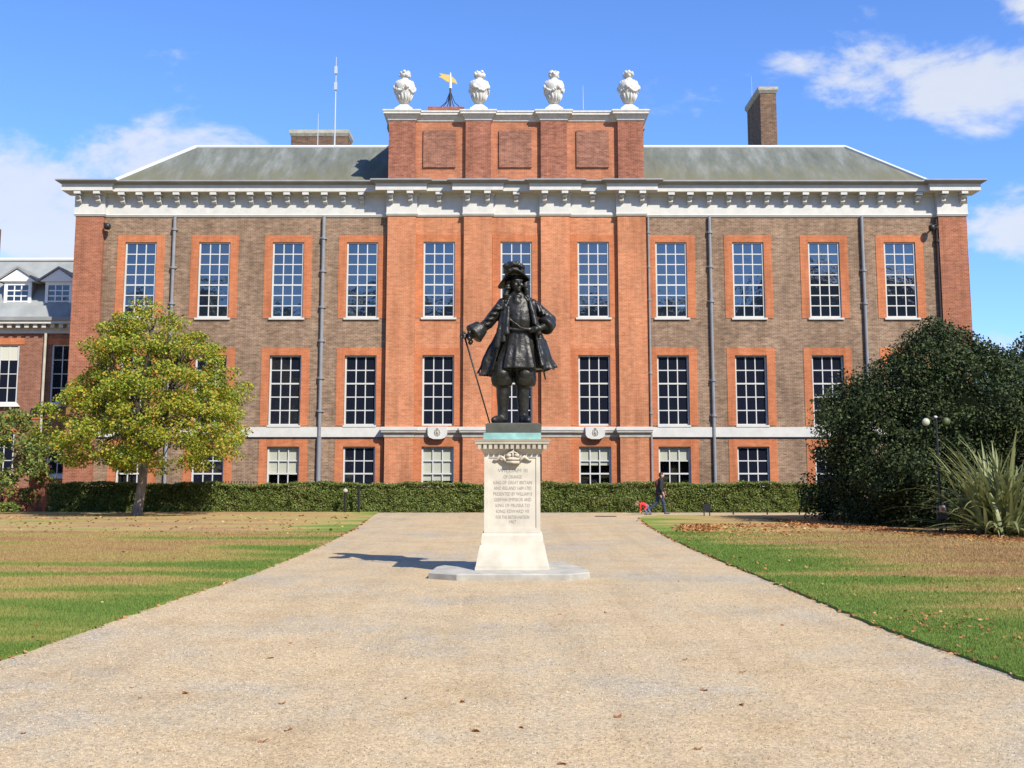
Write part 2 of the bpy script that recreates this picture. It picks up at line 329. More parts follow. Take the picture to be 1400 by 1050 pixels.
# ------------------------------------------------------------------ mesh helpers
def wl(o):
    v = Vector((0, 0, 0))
    while o is not None: v = v + o.location; o = o.parent
    return v
def link(name, me, parent=None, origin=None):
    o = bpy.data.objects.new(name, me); COL.objects.link(o)
    o.location = (origin or Vector((0, 0, 0))) - (wl(parent) if parent else Vector((0, 0, 0)))
    if parent: o.parent = parent
    return o
def tag(o, label=None, cat=None, group=None, kind=None):
    for k, v in (('label', label), ('category', cat), ('group', group), ('kind', kind)):
        if v: o[k] = v
    return o
def thing(name, loc, label, cat, group=None):
    o = bpy.data.objects.new(name, None); COL.objects.link(o); o.location = loc; o.empty_display_size = .3
    return tag(o, label, cat, group)
def fast_mesh(name, V, F, mats, smooth=False):
    V = np.asarray(V, dtype=np.float32); F = np.asarray(F, dtype=np.int32); k = F.shape[1]
    me = bpy.data.meshes.new(name)
    me.vertices.add(len(V)); me.vertices.foreach_set('co', V.ravel())
    me.loops.add(F.size); me.loops.foreach_set('vertex_index', F.ravel())
    me.polygons.add(len(F)); me.polygons.foreach_set('loop_start', np.arange(0, F.size, k, dtype=np.int32))
    try: me.polygons.foreach_set('loop_total', np.full(len(F), k, dtype=np.int32))
    except Exception: pass
    if smooth: me.polygons.foreach_set('use_smooth', np.ones(len(F), dtype=bool))
    me.update(calc_edges=True); me.validate()
    for m in (mats if isinstance(mats, (list, tuple)) else [mats]): me.materials.append(m)
    return me
class MB:
    def __init__(s): s.v = []; s.f = []; s.m = []; s.cur = 0
    def add(s, vs, fs):
        n = len(s.v); s.v += [tuple(v) for v in vs]; s.f += [tuple(i + n for i in f) for f in fs]; s.m += [s.cur] * len(fs); return s
    def box(s, x0, x1, y0, y1, z0, z1):
        return s.add([(x0, y0, z0), (x1, y0, z0), (x1, y1, z0), (x0, y1, z0), (x0, y0, z1), (x1, y0, z1), (x1, y1, z1), (x0, y1, z1)],
                     [(0, 3, 2, 1), (4, 5, 6, 7), (0, 1, 5, 4), (1, 2, 6, 5), (2, 3, 7, 6), (3, 0, 4, 7)])
    def frust(s, a, b):   # a, b = (x0,x1,y0,y1,z)
        return s.add([(a[0], a[2], a[4]), (a[1], a[2], a[4]), (a[1], a[3], a[4]), (a[0], a[3], a[4]),
                      (b[0], b[2], b[4]), (b[1], b[2], b[4]), (b[1], b[3], b[4]), (b[0], b[3], b[4])],
                     [(0, 3, 2, 1), (4, 5, 6, 7), (0, 1, 5, 4), (1, 2, 6, 5), (2, 3, 7, 6), (3, 0, 4, 7)])
    def tube(s, pts, rad, seg=8, caps=True):
        pts = [Vector(p) for p in pts]; n = len(pts)
        if isinstance(rad, (int, float)): rad = [rad] * n
        rings = []; prev = None
        for i in range(n):
            d = (pts[min(i + 1, n - 1)] - pts[max(i - 1, 0)])
            d = d.normalized() if d.length > 1e-9 else Vector((0, 0, 1))
            if prev is None: a = d.orthogonal().normalized()
            else:
                a = prev - d * prev.dot(d); a = a.normalized() if a.length > 1e-6 else d.orthogonal().normalized()
            prev = a; b = d.cross(a)
            rings.append([pts[i] + (a * math.cos(2 * math.pi * k / seg) + b * math.sin(2 * math.pi * k / seg)) * rad[i] for k in range(seg)])
        return s.rings(rings, caps)
    def rings(s, rings, caps=True, closed=True):
        k = len(rings[0]); vs = [p for r in rings for p in r]; fs = []
        for i in range(len(rings) - 1):
            for j in range(k if closed else k - 1):
                j2 = (j + 1) % k; fs.append((i * k + j, i * k + j2, (i + 1) * k + j2, (i + 1) * k + j))
        if caps: fs += [tuple(range(k))[::-1], tuple((len(rings) - 1) * k + j for j in range(k))]
        return s.add(vs, fs)
    def capsule(s, p, q, r0, r1, seg=12):
        p, q = Vector(p), Vector(q); d = (q - p).normalized() if (q - p).length > 1e-6 else Vector((0, 0, 1))
        P, Rr = [], []
        for a in (-80, -50, -20): P.append(p + d * r0 * math.sin(R(a))); Rr.append(r0 * math.cos(R(a)))
        for a in (20, 50, 80): P.append(q + d * r1 * math.sin(R(a))); Rr.append(r1 * math.cos(R(a)))
        return s.tube(P, Rr, seg)
    def ball(s, c, rx, ry=None, rz=None, seg=12, n=7):
        ry = rx if ry is None else ry; rz = rx if rz is None else rz
        rings = []
        for i in range(n):
            a = math.pi * ((i + .5) / n - .5)
            rings.append([(c[0] + rx * math.cos(a) * math.cos(2 * math.pi * k / seg), c[1] + ry * math.cos(a) * math.sin(2 * math.pi * k / seg), c[2] + rz * math.sin(a)) for k in range(seg)])
        return s.rings(rings)
    def lathe(s, prof, c=(0, 0, 0), seg=20):
        return s.rings([[(c[0] + r * math.cos(2 * math.pi * k / seg), c[1] + r * math.sin(2 * math.pi * k / seg), c[2] + z) for k in range(seg)] for r, z in prof])
    def extr_x(s, prof, x0, x1):      # polygon in (y,z) swept along x
        k = len(prof); vs = [(x0, y, z) for y, z in prof] + [(x1, y, z) for y, z in prof]
        fs = [(i, (i + 1) % k, k + (i + 1) % k, k + i) for i in range(k)] + [tuple(range(k))[::-1], tuple(range(k, 2 * k))]
        return s.add(vs, fs)
    def build(s, name, mats, parent=None, smooth=False, origin=None, mesh_only=False):
        V = np.array(s.v)
        if origin is None:
            lo, hi = V.min(0), V.max(0); origin = Vector(((lo[0] + hi[0]) / 2, (lo[1] + hi[1]) / 2, lo[2]))
        V = V - np.array(origin)
        me = bpy.data.meshes.new(name); me.from_pydata([tuple(v) for v in V], [], s.f)
        for m in (mats if isinstance(mats, (list, tuple)) else [mats]): me.materials.append(m)
        if len(set(s.m)) > 1: me.polygons.foreach_set('material_index', s.m)
        if smooth: me.polygons.foreach_set('use_smooth', [True] * len(me.polygons))
        import bmesh
        bm = bmesh.new(); bm.from_mesh(me); bmesh.ops.recalc_face_normals(bm, faces=bm.faces); bm.to_mesh(me); bm.free()
        me.update()
        if mesh_only: return me
        return link(name, me, parent, Vector(origin))
def remesh(mb, voxel, smooth=2, fac=.5):
    """fuse overlapping shapes into one continuous skin"""
    me = mb.build('tmp', [], origin=Vector((0, 0, 0)), mesh_only=True)
    o = bpy.data.objects.new('tmp', me); COL.objects.link(o)
    r = o.modifiers.new('r', 'REMESH'); r.mode = 'VOXEL'; r.voxel_size = voxel
    if smooth: q = o.modifiers.new('s', 'SMOOTH'); q.iterations = smooth; q.factor = fac
    dg = bpy.context.evaluated_depsgraph_get(); dg.update()
    out = bpy.data.meshes.new_from_object(o.evaluated_get(dg), depsgraph=dg)
    bpy.data.objects.remove(o); bpy.data.meshes.remove(me)
    out.polygons.foreach_set('use_smooth', [True] * len(out.polygons)); return out
def leaf_quads(C, size, seed=0, out=None, bias=0.0, aspect=.62):
    """N diamond leaves at C with the given sizes; returns verts, faces"""
    g = np.random.default_rng(seed); n = len(C)
    d = g.normal(size=(n, 3)); d /= np.linalg.norm(d, axis=1, keepdims=True)
    if out is not None: d = d + out * bias; d /= np.linalg.norm(d, axis=1, keepdims=True) + 1e-9
    t = np.cross(d, g.normal(size=(n, 3))); t /= np.linalg.norm(t, axis=1, keepdims=True) + 1e-9
    b = np.cross(d, t); s = np.asarray(size).reshape(-1, 1)
    V = np.stack([C - t * s * .5, C + b * s * .5 * aspect - t * s * .08, C + t * s * .5, C - b * s * .5 * aspect - t * s * .08], 1).reshape(-1, 3)
    return V, np.arange(n * 4).reshape(n, 4)
def foliage(name, C, size, mat, parent, seed=0, out=None, bias=0.0, aspect=.62):
    o0 = wl(parent); V, F = leaf_quads(np.asarray(C) - np.array(o0), size, seed, out, bias, aspect)
    return link(name, fast_mesh(name, V, F, mat), parent, o0)

# ------------------------------------------------------------------ ground, path, lawns
def sheet(name, pts, z, mat, thick=0.0):
    mb = MB(); n = len(pts)
    if thick:
        mb.add([(x, y, z - thick) for x, y in pts] + [(x, y, z) for x, y in pts], [tuple(range(n, 2 * n))] + [(i, (i + 1) % n, n + (i + 1) % n, n + i) for i in range(n)])
    else: mb.add([(x, y, z) for x, y in pts], [tuple(range(n))])
    return tag(mb.build(name, mat, origin=Vector((0, 0, 0))), kind='structure')
sheet('ground', [(-1500, -1500), (1500, -1500), (1500, 1500), (-1500, 1500)], -.03, M['lawn'])
HY = 49.6                                        # front of the hedge
sheet('gravel_path', [(-7, -60), (7, -60), (7, HY + .5), (-7, HY + .5)], 0, M['gravel'])
sheet('side_path', [(7, 45.6), (40, 45.6), (40, HY + .5), (7, HY + .5)], .001, M['gravel'])
LE = [(-5.35, 2), (-5.25, 8), (-5.13, 11.2), (-5.02, 13.2), (-4.92, 16.8), (-4.70, 21), (-4.70, 25), (-4.74, 29), (-5.0, 36), (-5.5, 44), (-5.9, HY + .4)]
RE = [(5.1, 2), (4.85, 8), (4.66, 10.3), (4.44, 13.8), (4.42, 15.9), (4.37, 21), (4.30, 26), (4.34, 31), (4.55, 38), (4.9, 44), (5.3, 45.5), (6.3, 46.1)]
def jag(e, s):
    out = []; rr = random.Random(3)
    for (a, b) in zip(e[:-1], e[1:]):
        k = max(2, int(abs(b[1] - a[1]) / .25))
        for i in range(k): t = i / k; out.append((a[0] + (b[0] - a[0]) * t + rr.gauss(0, .022), a[1] + (b[1] - a[1]) * t))
    out.append(e[-1]); return out
LEj, REj = jag(LE, 1), jag(RE, 1)
sheet('lawn', LEj + [(-60, HY + .4), (-60, 2)], .035, M['lawn'], .05)
sheet('lawn', REj + [(60, 46.1), (60, 2)], .035, M['lawn'], .05)
sheet('planting_bed', [(-60, HY + .4), (60, HY + .4), (60, 56.9), (-60, 56.9)], .01, M['dark_bark'])

def edge_x(e, y): return np.interp(y, [p[1] for p in e], [p[0] for p in e])
def make_pebbles():
    g = np.random.default_rng(5); n = 120000
    D = 5.9 * (19.0 / 5.9) ** g.random(n)                      # denser near the camera
    X = (g.random(n) * 2 - 1) * D * .49
    ok = (X > edge_x(LE, D) + .02) & (X < edge_x(RE, D) - .02)
    ok &= ~((np.abs(X) < 1.45) & (D > 19.4) & (D < 22.3)); X, D = X[ok], D[ok]; n = len(X)
    s = (.0042 + .0065 * g.random(n) ** 2) * (D / 8) ** .35; a = g.random(n) * 6.28; asp = .6 + .4 * g.random(n)
    ca, sa = np.cos(a), np.sin(a); z0 = np.zeros(n) - .002
    def P(dx, dy, z): return np.stack([X + (dx * ca - dy * asp * sa) * s, D + (dx * sa + dy * asp * ca) * s, z], 1)
    o = (g.random(n) - .5) * .8
    V = np.stack([P(1, 0, z0), P(0, 1, z0), P(-1, 0, z0), P(0, -1, z0), P(o, o * .6, s * (.55 + .5 * g.random(n)))], 1).reshape(-1, 3)
    b = np.arange(n) * 5
    F = np.stack([np.stack([b + i, b + (i + 1) % 4, b + 4], 1) for i in range(4)], 1).reshape(-1, 3)
    tag(link('gravel', fast_mesh('gravel', V, F, M['pebble'])), 'loose tan and grey gravel on the wide central path', 'gravel', kind='stuff')
make_pebbles()
def make_grass():
    g = np.random.default_rng(6); n = 420000
    D = 9.0 * (34 / 9.0) ** g.random(n); sgn = np.where(g.random(n) < .5, -1, 1)
    ex = np.where(sgn < 0, -edge_x(LE, D), edge_x(RE, D)); lim = D * .49
    X = ex - .03 + g.random(n) * np.maximum(lim - ex, 0); ok = lim > ex; keep = g.random(n) < (lim - ex) / 8 + .12
    ok &= keep; X, D = (sgn * X)[ok], D[ok]; n = len(X)
    h = (.018 + .022 * g.random(n)) * (D / 10) ** .3; w = .0032 * (D / 10) ** .8; a = g.random(n) * 6.28
    lx, ly = g.normal(size=n) * .012, g.normal(size=n) * .012
    V = np.stack([np.stack([X - w * np.cos(a), D - w * np.sin(a), np.full(n, .033)], 1), np.stack([X + w * np.cos(a), D + w * np.sin(a), np.full(n, .033)], 1),
                  np.stack([X + lx, D + ly, .035 + h], 1)], 1).reshape(-1, 3)
    tag(link('grass', fast_mesh('grass', V, np.arange(n * 3).reshape(n, 3), M['blade'])), 'short mown grass of the lawns beside the path', 'grass', kind='stuff')
make_grass()

# ------------------------------------------------------------------ palace
YW, YC, YP, YE = 57.0, 56.9, 56.66, 56.74        # wing wall, centre bays, centre pilasters, end pavilions
palace = thing('palace', (0, 57, 0), 'long three-storey brown and red brick palace with white bracketed cornice', 'palace')
def X(px, y=384, Y=YW): return at(px, y, Y).x
def Z(y, Y=YW): return at(700, y, Y).z
WINX = [X(p) for p in (191.0, 292.2, 393.2, 495.0, 600.4, 706.0, 811.2, 918.0, 1023.5, 1127.6, 1231.6)]
WW = 1.62
zF0, zF1 = Z(434.5), Z(331.2)
zM0, zM1 = Z(582), Z(485.8)
zG0, zG1 = .28, Z(610.5)
FLOORS = [(zF0, zF1, 7), (zM0, zM1, 5), (zG0, zG1, 4)]
zFr = Z(297)                                     # underside of the white frieze
PIL = [(X(530, 300, YP), X(568.6, 300, YP)), (X(634.3, 300, YP), X(672.9, 300, YP)), (X(739.4, 300, YP), X(778.6, 300, YP)), (X(844.3, 300, YP), X(882.9, 300, YP))]
EL, ER = (X(103.5, 300, YE), X(141.5, 300, YE)), (X(1283, 300, YE), X(1321.5, 300, YE))

def wall_with_openings(name, x0, x1, z0, z1, Y, openings, mat, depth=.16):
    mb = MB(); xs = sorted({x0, x1} | {o[0] for o in openings} | {o[1] for o in openings}); zs = sorted({z0, z1} | {o[2] for o in openings} | {o[3] for o in openings})
    for xa, xb in zip(xs[:-1], xs[1:]):
        for za, zb in zip(zs[:-1], zs[1:]):
            xm, zm = (xa + xb) / 2, (za + zb) / 2
            if any(o[0] < xm < o[1] and o[2] < zm < o[3] for o in openings): continue
            mb.add([(xa, Y, za), (xb, Y, za), (xb, Y, zb), (xa, Y, zb)], [(0, 1, 2, 3)])
    for a, b, c, d in openings:
        q = Y + depth
        mb.add([(a, Y, c), (a, q, c), (a, q, d), (a, Y, d)], [(0, 1, 2, 3)]); mb.add([(b, Y, c), (b, q, c), (b, q, d), (b, Y, d)], [(0, 1, 2, 3)])
        mb.add([(a, Y, d), (b, Y, d), (b, q, d), (a, q, d)], [(0, 1, 2, 3)]); mb.add([(a, Y, c), (b, Y, c), (b, q, c), (a, q, c)], [(0, 1, 2, 3)])
    return mb.build(name, mat, palace)
def ops(idx): return [(WINX[i] - WW / 2, WINX[i] + WW / 2, a, b) for i in idx for a, b, _ in FLOORS]
wall_with_openings('brick_wall', EL[0] + .02, PIL[0][0] + .02, 0, zFr + .3, YW, ops((0, 1, 2, 3)), M['brown_brick'])
wall_with_openings('brick_wall', PIL[3][1] - .02, ER[1] - .02, 0, zFr + .3, YW, ops((7, 8, 9, 10)), M['brown_brick'])
wall_with_openings('brick_wall', PIL[0][1] - .01, PIL[3][0] + .01, 0, zFr + .3, YC, ops((4, 5, 6)), M['red_brick'])
for a, b in PIL: MB().box(a, b, YP, YW + .1, 0, zFr + .2).build('pilaster', M['red_brick'], palace)
for a, b in (EL, ER): MB().box(a, b, YE, YW + .1, 0, zFr + .2).build('pilaster', M['pavilion_brick'], palace)
MB().box(EL[0] + .05, ER[1] - .05, YW + .75, YW + 15, 0, zFr + .2).build('dark_interior', M['dark_room'], palace)  # added body box blocking light; its near-black colour stands for unlit rooms
sd = MB()
for a, b in ((EL[0] + .003, EL[0] + .05), (ER[1] - .05, ER[1] - .003)): sd.box(a, b, YW + .1, YW + 15, 0, zFr + .2)
sd.build('side_wall', M['pavilion_brick'], palace)

# windows: frame (part) > panes, sill, blind
SINGLE = {(0, i) for i in range(11)} | {(1, i) for i in (3, 4, 7, 8)}
BLINDS = {0: .45, 2: .72, 4: .90, 6: .48, 7: .34}       # ground floor: share of the window a blind covers
frame_mesh, pane_mesh = {}, {}
rest_panes = {'dark': MB(), 'clear': MB()}
def frame_for(fl, recess):
    if fl in frame_mesh: return frame_mesh[fl]
    z0, z1, rows = FLOORS[fl]; h = z1 - z0; mb = MB(); fw = .085
    mb.box(-WW / 2, -WW / 2 + fw, 0, .10, 0, h); mb.box(WW / 2 - fw, WW / 2, 0, .10, 0, h)
    mb.box(-WW / 2 + fw, WW / 2 - fw, .002, .10, h - .075, h); mb.box(-WW / 2 + fw, WW / 2 - fw, .002, .10, 0, .095)
    iw, ih = WW - 2 * fw, h - .17
    for c in (1, 2): x = -iw / 2 + iw * c / 3; mb.box(x - .026, x + .026, .028, .075, .095, h - .075)
    mid = {7: 3, 5: 3, 4: 2}[rows]
    for r in range(1, rows):
        z = .095 + ih * r / rows
        if r == mid: mb.box(-WW / 2 + fw, WW / 2 - fw, .015, .085, z - .038, z + .038)
        else: mb.box(-WW / 2 + fw, WW / 2 - fw, .030, .073, z - .026, z + .026)
    frame_mesh[fl] = mb.build('window', M['frame_paint'], mesh_only=True, origin=Vector((0, 0, 0)))
    pw, ph = iw / 3, ih / rows
    pane_mesh[fl] = {k: MB().box(-pw / 2 + .016, pw / 2 - .016, 0, .006, -ph / 2 + .016, ph / 2 - .016).build('pane', M[k], mesh_only=True, origin=Vector((0, 0, 0))) for k in ('glass', 'glass_dark')}
    return frame_mesh[fl]
rr = random.Random(11)
for i, xc in enumerate(WINX):
    Yf = YC if 4 <= i <= 6 else YW
    for fl, (z0, z1, rows) in enumerate(FLOORS):
        recess = (.05, .13, .11)[fl]; fw = .085; iw, ih = WW - 2 * fw, z1 - z0 - .17; pw, ph = iw / 3, ih / rows
        w = link('window', frame_for(fl, recess), palace, Vector((xc, Yf + recess, z0)))
        kind = 'glass' if fl == 0 else 'glass_dark'
        lean = rr.gauss(0, .15), rr.gauss(0, .4)
        for r in range(rows):
            for c in range(3):
                px_, pz_ = -iw / 2 + pw * (c + .5), .095 + ph * (r + .5)
                if (fl, i) in SINGLE:
                    p = link('pane', pane_mesh[fl][kind], w, Vector((xc + px_, Yf + recess + .05, z0 + pz_)))
                    p.rotation_euler = (R(lean[0] + rr.gauss(0, .16)), 0, R(lean[1] + rr.gauss(0, .3)))
                else:
                    g = rest_panes['clear' if fl == 2 and i in BLINDS else 'dark']
                    t = R(rr.gauss(0, .3)) * ph; Yp = Yf + recess + .05; a, b = xc + px_ - pw / 2 + .016, xc + px_ + pw / 2 - .016
                    za, zb = z0 + pz_ - ph / 2 + .016, z0 + pz_ + ph / 2 - .016
                    g.add([(a, Yp, za), (b, Yp, za), (b, Yp + t, zb), (a, Yp + t, zb)], [(0, 1, 2, 3)])
        if fl == 0: MB().box(xc - WW / 2 - .10, xc + WW / 2 + .10, Yf - .09, Yf + .05, z0 - .10, z0 - .003).build('window_sill', M['white_paint'], w)
        if fl == 2 and i in BLINDS:
            zb = z1 - .06 - (z1 - z0 - .9) * BLINDS[i]
            MB().box(xc - WW / 2 + .06, xc + WW / 2 - .06, Yf + recess + .11, Yf + recess + .125, zb, z1 - .05).build('blind', M['blind'], w)
        # red rubbed-brick dressing round the opening
        sb = MB(); t = .38 if fl != 2 else .36; s = .42; q = .022; zb = z0 - .02 if fl == 0 else z0
        sb.box(xc - WW / 2 - s, xc - WW / 2, Yf - q, Yf + .05, zb, z1); sb.box(xc + WW / 2, xc + WW / 2 + s, Yf - q, Yf + .05, zb, z1)
        sb.box(xc - WW / 2 - s, xc + WW / 2 + s, Yf - q, Yf + .05, z1, z1 + t)
        sb.build('window_surround', M['rubbed_brick'], palace)
tag(rest_panes['dark'].build('pane', M['glass_dark'], palace), kind='stuff')
tag(rest_panes['clear'].build('blinded_pane', M['clear_glass'], palace), kind='stuff')

# string course: plain white band on the wings, moulded across the centre with a plaque under each middle window
zs0, zs1 = Z(597.5), Z(584)
MB().box(EL[1], PIL[0][0], YW - .10, YW + .05, zs0, zs1).build('string_course', M['white_paint'], palace)
MB().box(PIL[3][1], ER[0], YW - .10, YW + .05, zs0, zs1).build('string_course', M['white_paint'], palace)
def mitred(mb, x0, x1, Y, prof, Yb, eL=True, eR=True):
    rings = []
    for p, z in prof:
        a, b = (x0 - p if eL else x0), (x1 + p if eR else x1)
        rings.append([(a, Yb, z), (a, Y - p, z), (b, Y - p, z), (b, Yb, z)])
    return mb.rings(rings, True)
mould = [(.03, zs0 - .02), (.05, zs0 + .12), (.16, zs0 + .22), (.17, zs0 + .30)]
mtop = [(.18, zs0 + .303), (.20, zs0 + .33), (.20, zs1 - .02), (.15, zs1)]
for a, b in PIL:
    MBm = mitred(MB(), a, b, YP, mould, YW); MBm.build('string_course', M['beige_grey'], palace)
    mitred(MB(), a, b, YP, mtop, YW).build('string_course', M['white_paint'], palace)
for j in range(3):
    a, b = PIL[j][1], PIL[j + 1][0]
    mitred(MB(), a, b, YC, mould, YW, False, False).build('string_course', M['beige_grey'], palace)
    mitred(MB(), a, b, YC, mtop, YW, False, False).build('string_course', M['white_paint'], palace)
    xc = WINX[4 + j]; pl = MB(); za, zb = Z(600.5), zs1 + .015
    k = 9; prof = [(-.52, zb), (-.52, za + .22)] + [(-.52 + .12 * math.sin(R(9 * q)) , za + .22 - .16 * (1 - math.cos(R(9 * q)))) for q in range(1, 10)]
    prof = [(-.50, zb), (-.48, za + .2), (-.40, za + .08), (-.2, za), (.2, za), (.40, za + .08), (.48, za + .2), (.50, zb)]
    n = len(prof); pl.add([(xc + x, YC - .30, z) for x, z in prof] + [(xc + x, YC + .05, z) for x, z in prof], [tuple(range(n))] + [(q, (q + 1) % n, n + (q + 1) % n, n + q) for q in range(n)])
    po = pl.build('plaque', M['white_paint'], palace)
    cr = MB(); zc = (za + zb) / 2 + .02
    for q in range(10): a2 = q * .628; cr.ball((xc + .13 * math.cos(a2), YC - .31, zc + .15 * math.sin(a2)), .035, .03, .045, 8, 5)
    cr.ball((xc, YC - .31, zc), .075, .03, .10, 10, 6); cr.ball((xc, YC - .31, zc + .2), .07, .03, .035, 8, 5)
    cr.build('crest', M['stained_stone'], po, smooth=True)
sl = MB()
for i in list(range(4)) + list(range(7, 11)): sl.box(WINX[i] - WW / 2 - .03, WINX[i] + WW / 2 + .03, YW - .12, YW - .1005, zs0 + .03, zs1 + .07)
for i in list(range(4)) + list(range(7, 11)): MB().box(WINX[i] - WW / 2 - .03, WINX[i] + WW / 2 + .03, YW - .125, YW + .06, zs1 + .003, zs1 + .10).build('window_sill', M['white_paint'], palace)

# main cornice: white frieze and corona, lead on top, scroll brackets
zt = Z(247.5, YW - .7); zfa1, zfa0 = Z(253.5, YW - .5), Z(262.5, YW - .5)
prof_w = [(.0, zFr - .02), (.05, zFr), (.10, zFr + .10), (.06, zFr + .14), (.06, zfa0 - .16), (.13, zfa0 - .10), (.15, zfa0 - .02), (.54, zfa0), (.58, zfa0 + .01), (.58, zfa1 - .03), (.61, zfa1)]
prof_l = [(.62, zfa1 + .003), (.68, zfa1 + .05), (.80, zt - .08), (.84, zt - .05), (.84, zt), (.80, zt + .03), (.2, zt + .06)]
SEG = [(EL[0], EL[1], YE, True, True), (EL[1], PIL[0][0], YW, False, False)]
for j in range(4):
    SEG.append((PIL[j][0], PIL[j][1], YP, True, True))
    if j < 3: SEG.append((PIL[j][1], PIL[j + 1][0], YC, False, False))
SEG += [(PIL[3][1], ER[0], YW, False, False), (ER[0], ER[1], YE, True, True)]
for a, b, Y, l, r in SEG:
    cb = mitred(MB(), a, b, Y, prof_w, YW + .3, l, r).build('cornice', M['white_paint'], palace)
    mitred(MB(), a, b, Y, prof_l, YW + 1.2, l, r).build('lead_gutter', M['lead'], palace)
def bracket_mesh():
    mb = MB(); h = .68
    mb.box(-.165, .165, -.50, 0, h - .13, h)
    pr = [(-.34, h - .153), (-.38, h - .20), (-.38, h - .26), (-.30, h - .31), (-.20, h - .33), (-.20, h - .36), (-.25, h - .40), (-.24, h - .46), (-.17, h - .50), (-.10, h - .52), (-.06, h - .55), (0, h - .56), (0, h - .153)]
    mb.extr_x(pr, -.105, .105)
    return mb.build('bracket', M['white_paint'], mesh_only=True, origin=Vector((0, 0, 0)))
BM = bracket_mesh()
BX = [(106.5, YE), (132.8, YE), (166.6, YW), (190.9, YW), (216.3, YW), (241.4, YW), (266.7, YW), (291.9, YW), (317.4, YW), (342.5, YW), (367.3, YW), (392.5, YW), (418.2, YW), (443.8, YW), (469.0, YW), (494.3, YW),
      (533.9, YP), (560.7, YP), (600.2, YC), (639.1, YP), (666.6, YP), (705.8, YC), (744.9, YP), (772.4, YP), (810.2, YC), (850.2, YP), (878.6, YP),
      (917.6, YW), (943.4, YW), (970, YW), (997, YW), (1023.4, YW), (1049, YW), (1074.9, YW), (1101, YW), (1127, YW), (1153, YW), (1178.5, YW), (1204.4, YW), (1230, YW), (1256, YW), (1291.4, YE), (1318.2, YE)]
for px, Y in BX: link('bracket', BM, palace, Vector((at(px, 270, Y - .4).x, Y - .058, zfa0 - .021 - .68)))

# parapet over the centre
zp0, zp1 = zt - .3, Z(162, YP)
pp = [(X(531.4, 200, YP), X(567.7, 200, YP)), (X(636.6, 200, YP), X(671.4, 200, YP)), (X(739.4, 200, YP), X(775, 200, YP)), (X(844.9, 200, YP), X(880, 200, YP))]
MB().box(pp[0][0] + .01, pp[3][1] - .01, YC, YW + 4, zp0, zp1 - .01).build('parapet', M['parapet_bay'], palace)
zc1 = Z(149.5, YP - .25)
cap = [(.0, zp1 - .12), (.05, zp1 - .08), (.06, zp1 + .0), (.16, zp1 + .13), (.17, zp1 + .17), (.27, zp1 + .2), (.27, zc1 - .12), (.31, zc1 - .08), (.31, zc1)]
for j, (a, b) in enumerate(pp):
    MB().box(a, b, YP, YC + .05, zp0, zp1).build('parapet_pier', M['parapet_brick'], palace)
    if j < 3:
        c, d = X((579, 682.3, 788)[j], 200, YC), X((623, 727, 832)[j], 200, YC)
        MB().box(c, d, YC - .09, YC + .05, Z(229.2, YC), Z(178.6, YC)).build('raised_panel', M['panel_brick'], palace)
for j, (a, b) in enumerate(pp):
    mitred(MB(), a, b, YP, cap, YW + 1.5, True, True).build('parapet_coping', M['portland'], palace)
    if j < 3: mitred(MB(), b, pp[j + 1][0], YC, cap, YW + 1.5, False, False).build('parapet_coping', M['portland'], palace)
MB().box(pp[0][0] - .3, pp[3][1] + .3, YW + 1.45, YW + 4.2, zp1, zc1 + .02).build('parapet_roof', M['lead'], palace)

# hipped lead roof
ze = zt - .35; Ye = YW + .35; d = 4.3
rx0, rx1 = X(268, 200, Ye + d), X(1155, 200, Ye + d); zr = Z(201.5, Ye + d)
xe0, xe1 = rx0 - d - .1, rx1 + d + .1
rf = MB(); rf.frust((xe0, xe1, Ye, YW + 15, ze), (rx0, rx1, Ye + d, YW + 15 - d, zr)); roof = rf.build('roof', M['lead_roof'], palace)
fl_ = MB(); fl_.tube([(rx0, Ye + d, zr + .03), (rx1, Ye + d, zr + .03)], .10, 8); fl_.tube([(rx0, Ye + d, zr + .03), (xe0, Ye, ze + .03)], .10, 8); fl_.tube([(rx1, Ye + d, zr + .03), (xe1, Ye, ze + .03)], .10, 8)
fl_.build('ridge_flashing', M['lead_bright'], roof)
def chimney(x0, x1, ytop, Yc, depth, capover):
    a, b = X(x0, 180, Yc), X(x1, 180, Yc); z1 = Z(ytop, Yc); mb = MB()
    mb.box(a, b, Yc, Yc + depth, 16, z1 - .42)
    ch = mb.build('chimney', M['chimney_brick'], roof)
    c = MB(); c.frust((a - .02, b + .02, Yc - .02, Yc + depth + .02, z1 - .418), (a - capover, b + capover, Yc - capover, Yc + depth + capover, z1 - .25))
    c.box(a - capover, b + capover, Yc - capover, Yc + depth + capover, z1 - .248, z1 - .06); c.box(a + .03, b - .03, Yc + .05, Yc + depth - .05, z1 - .058, z1)
    c.build('chimney_cap', M['stained_stone'], ch)
chimney(398, 475.5, 177, 66, 1.6, .10)
chimney(1040.5, 1062.5, 118, 63.5, 3.6, .12)

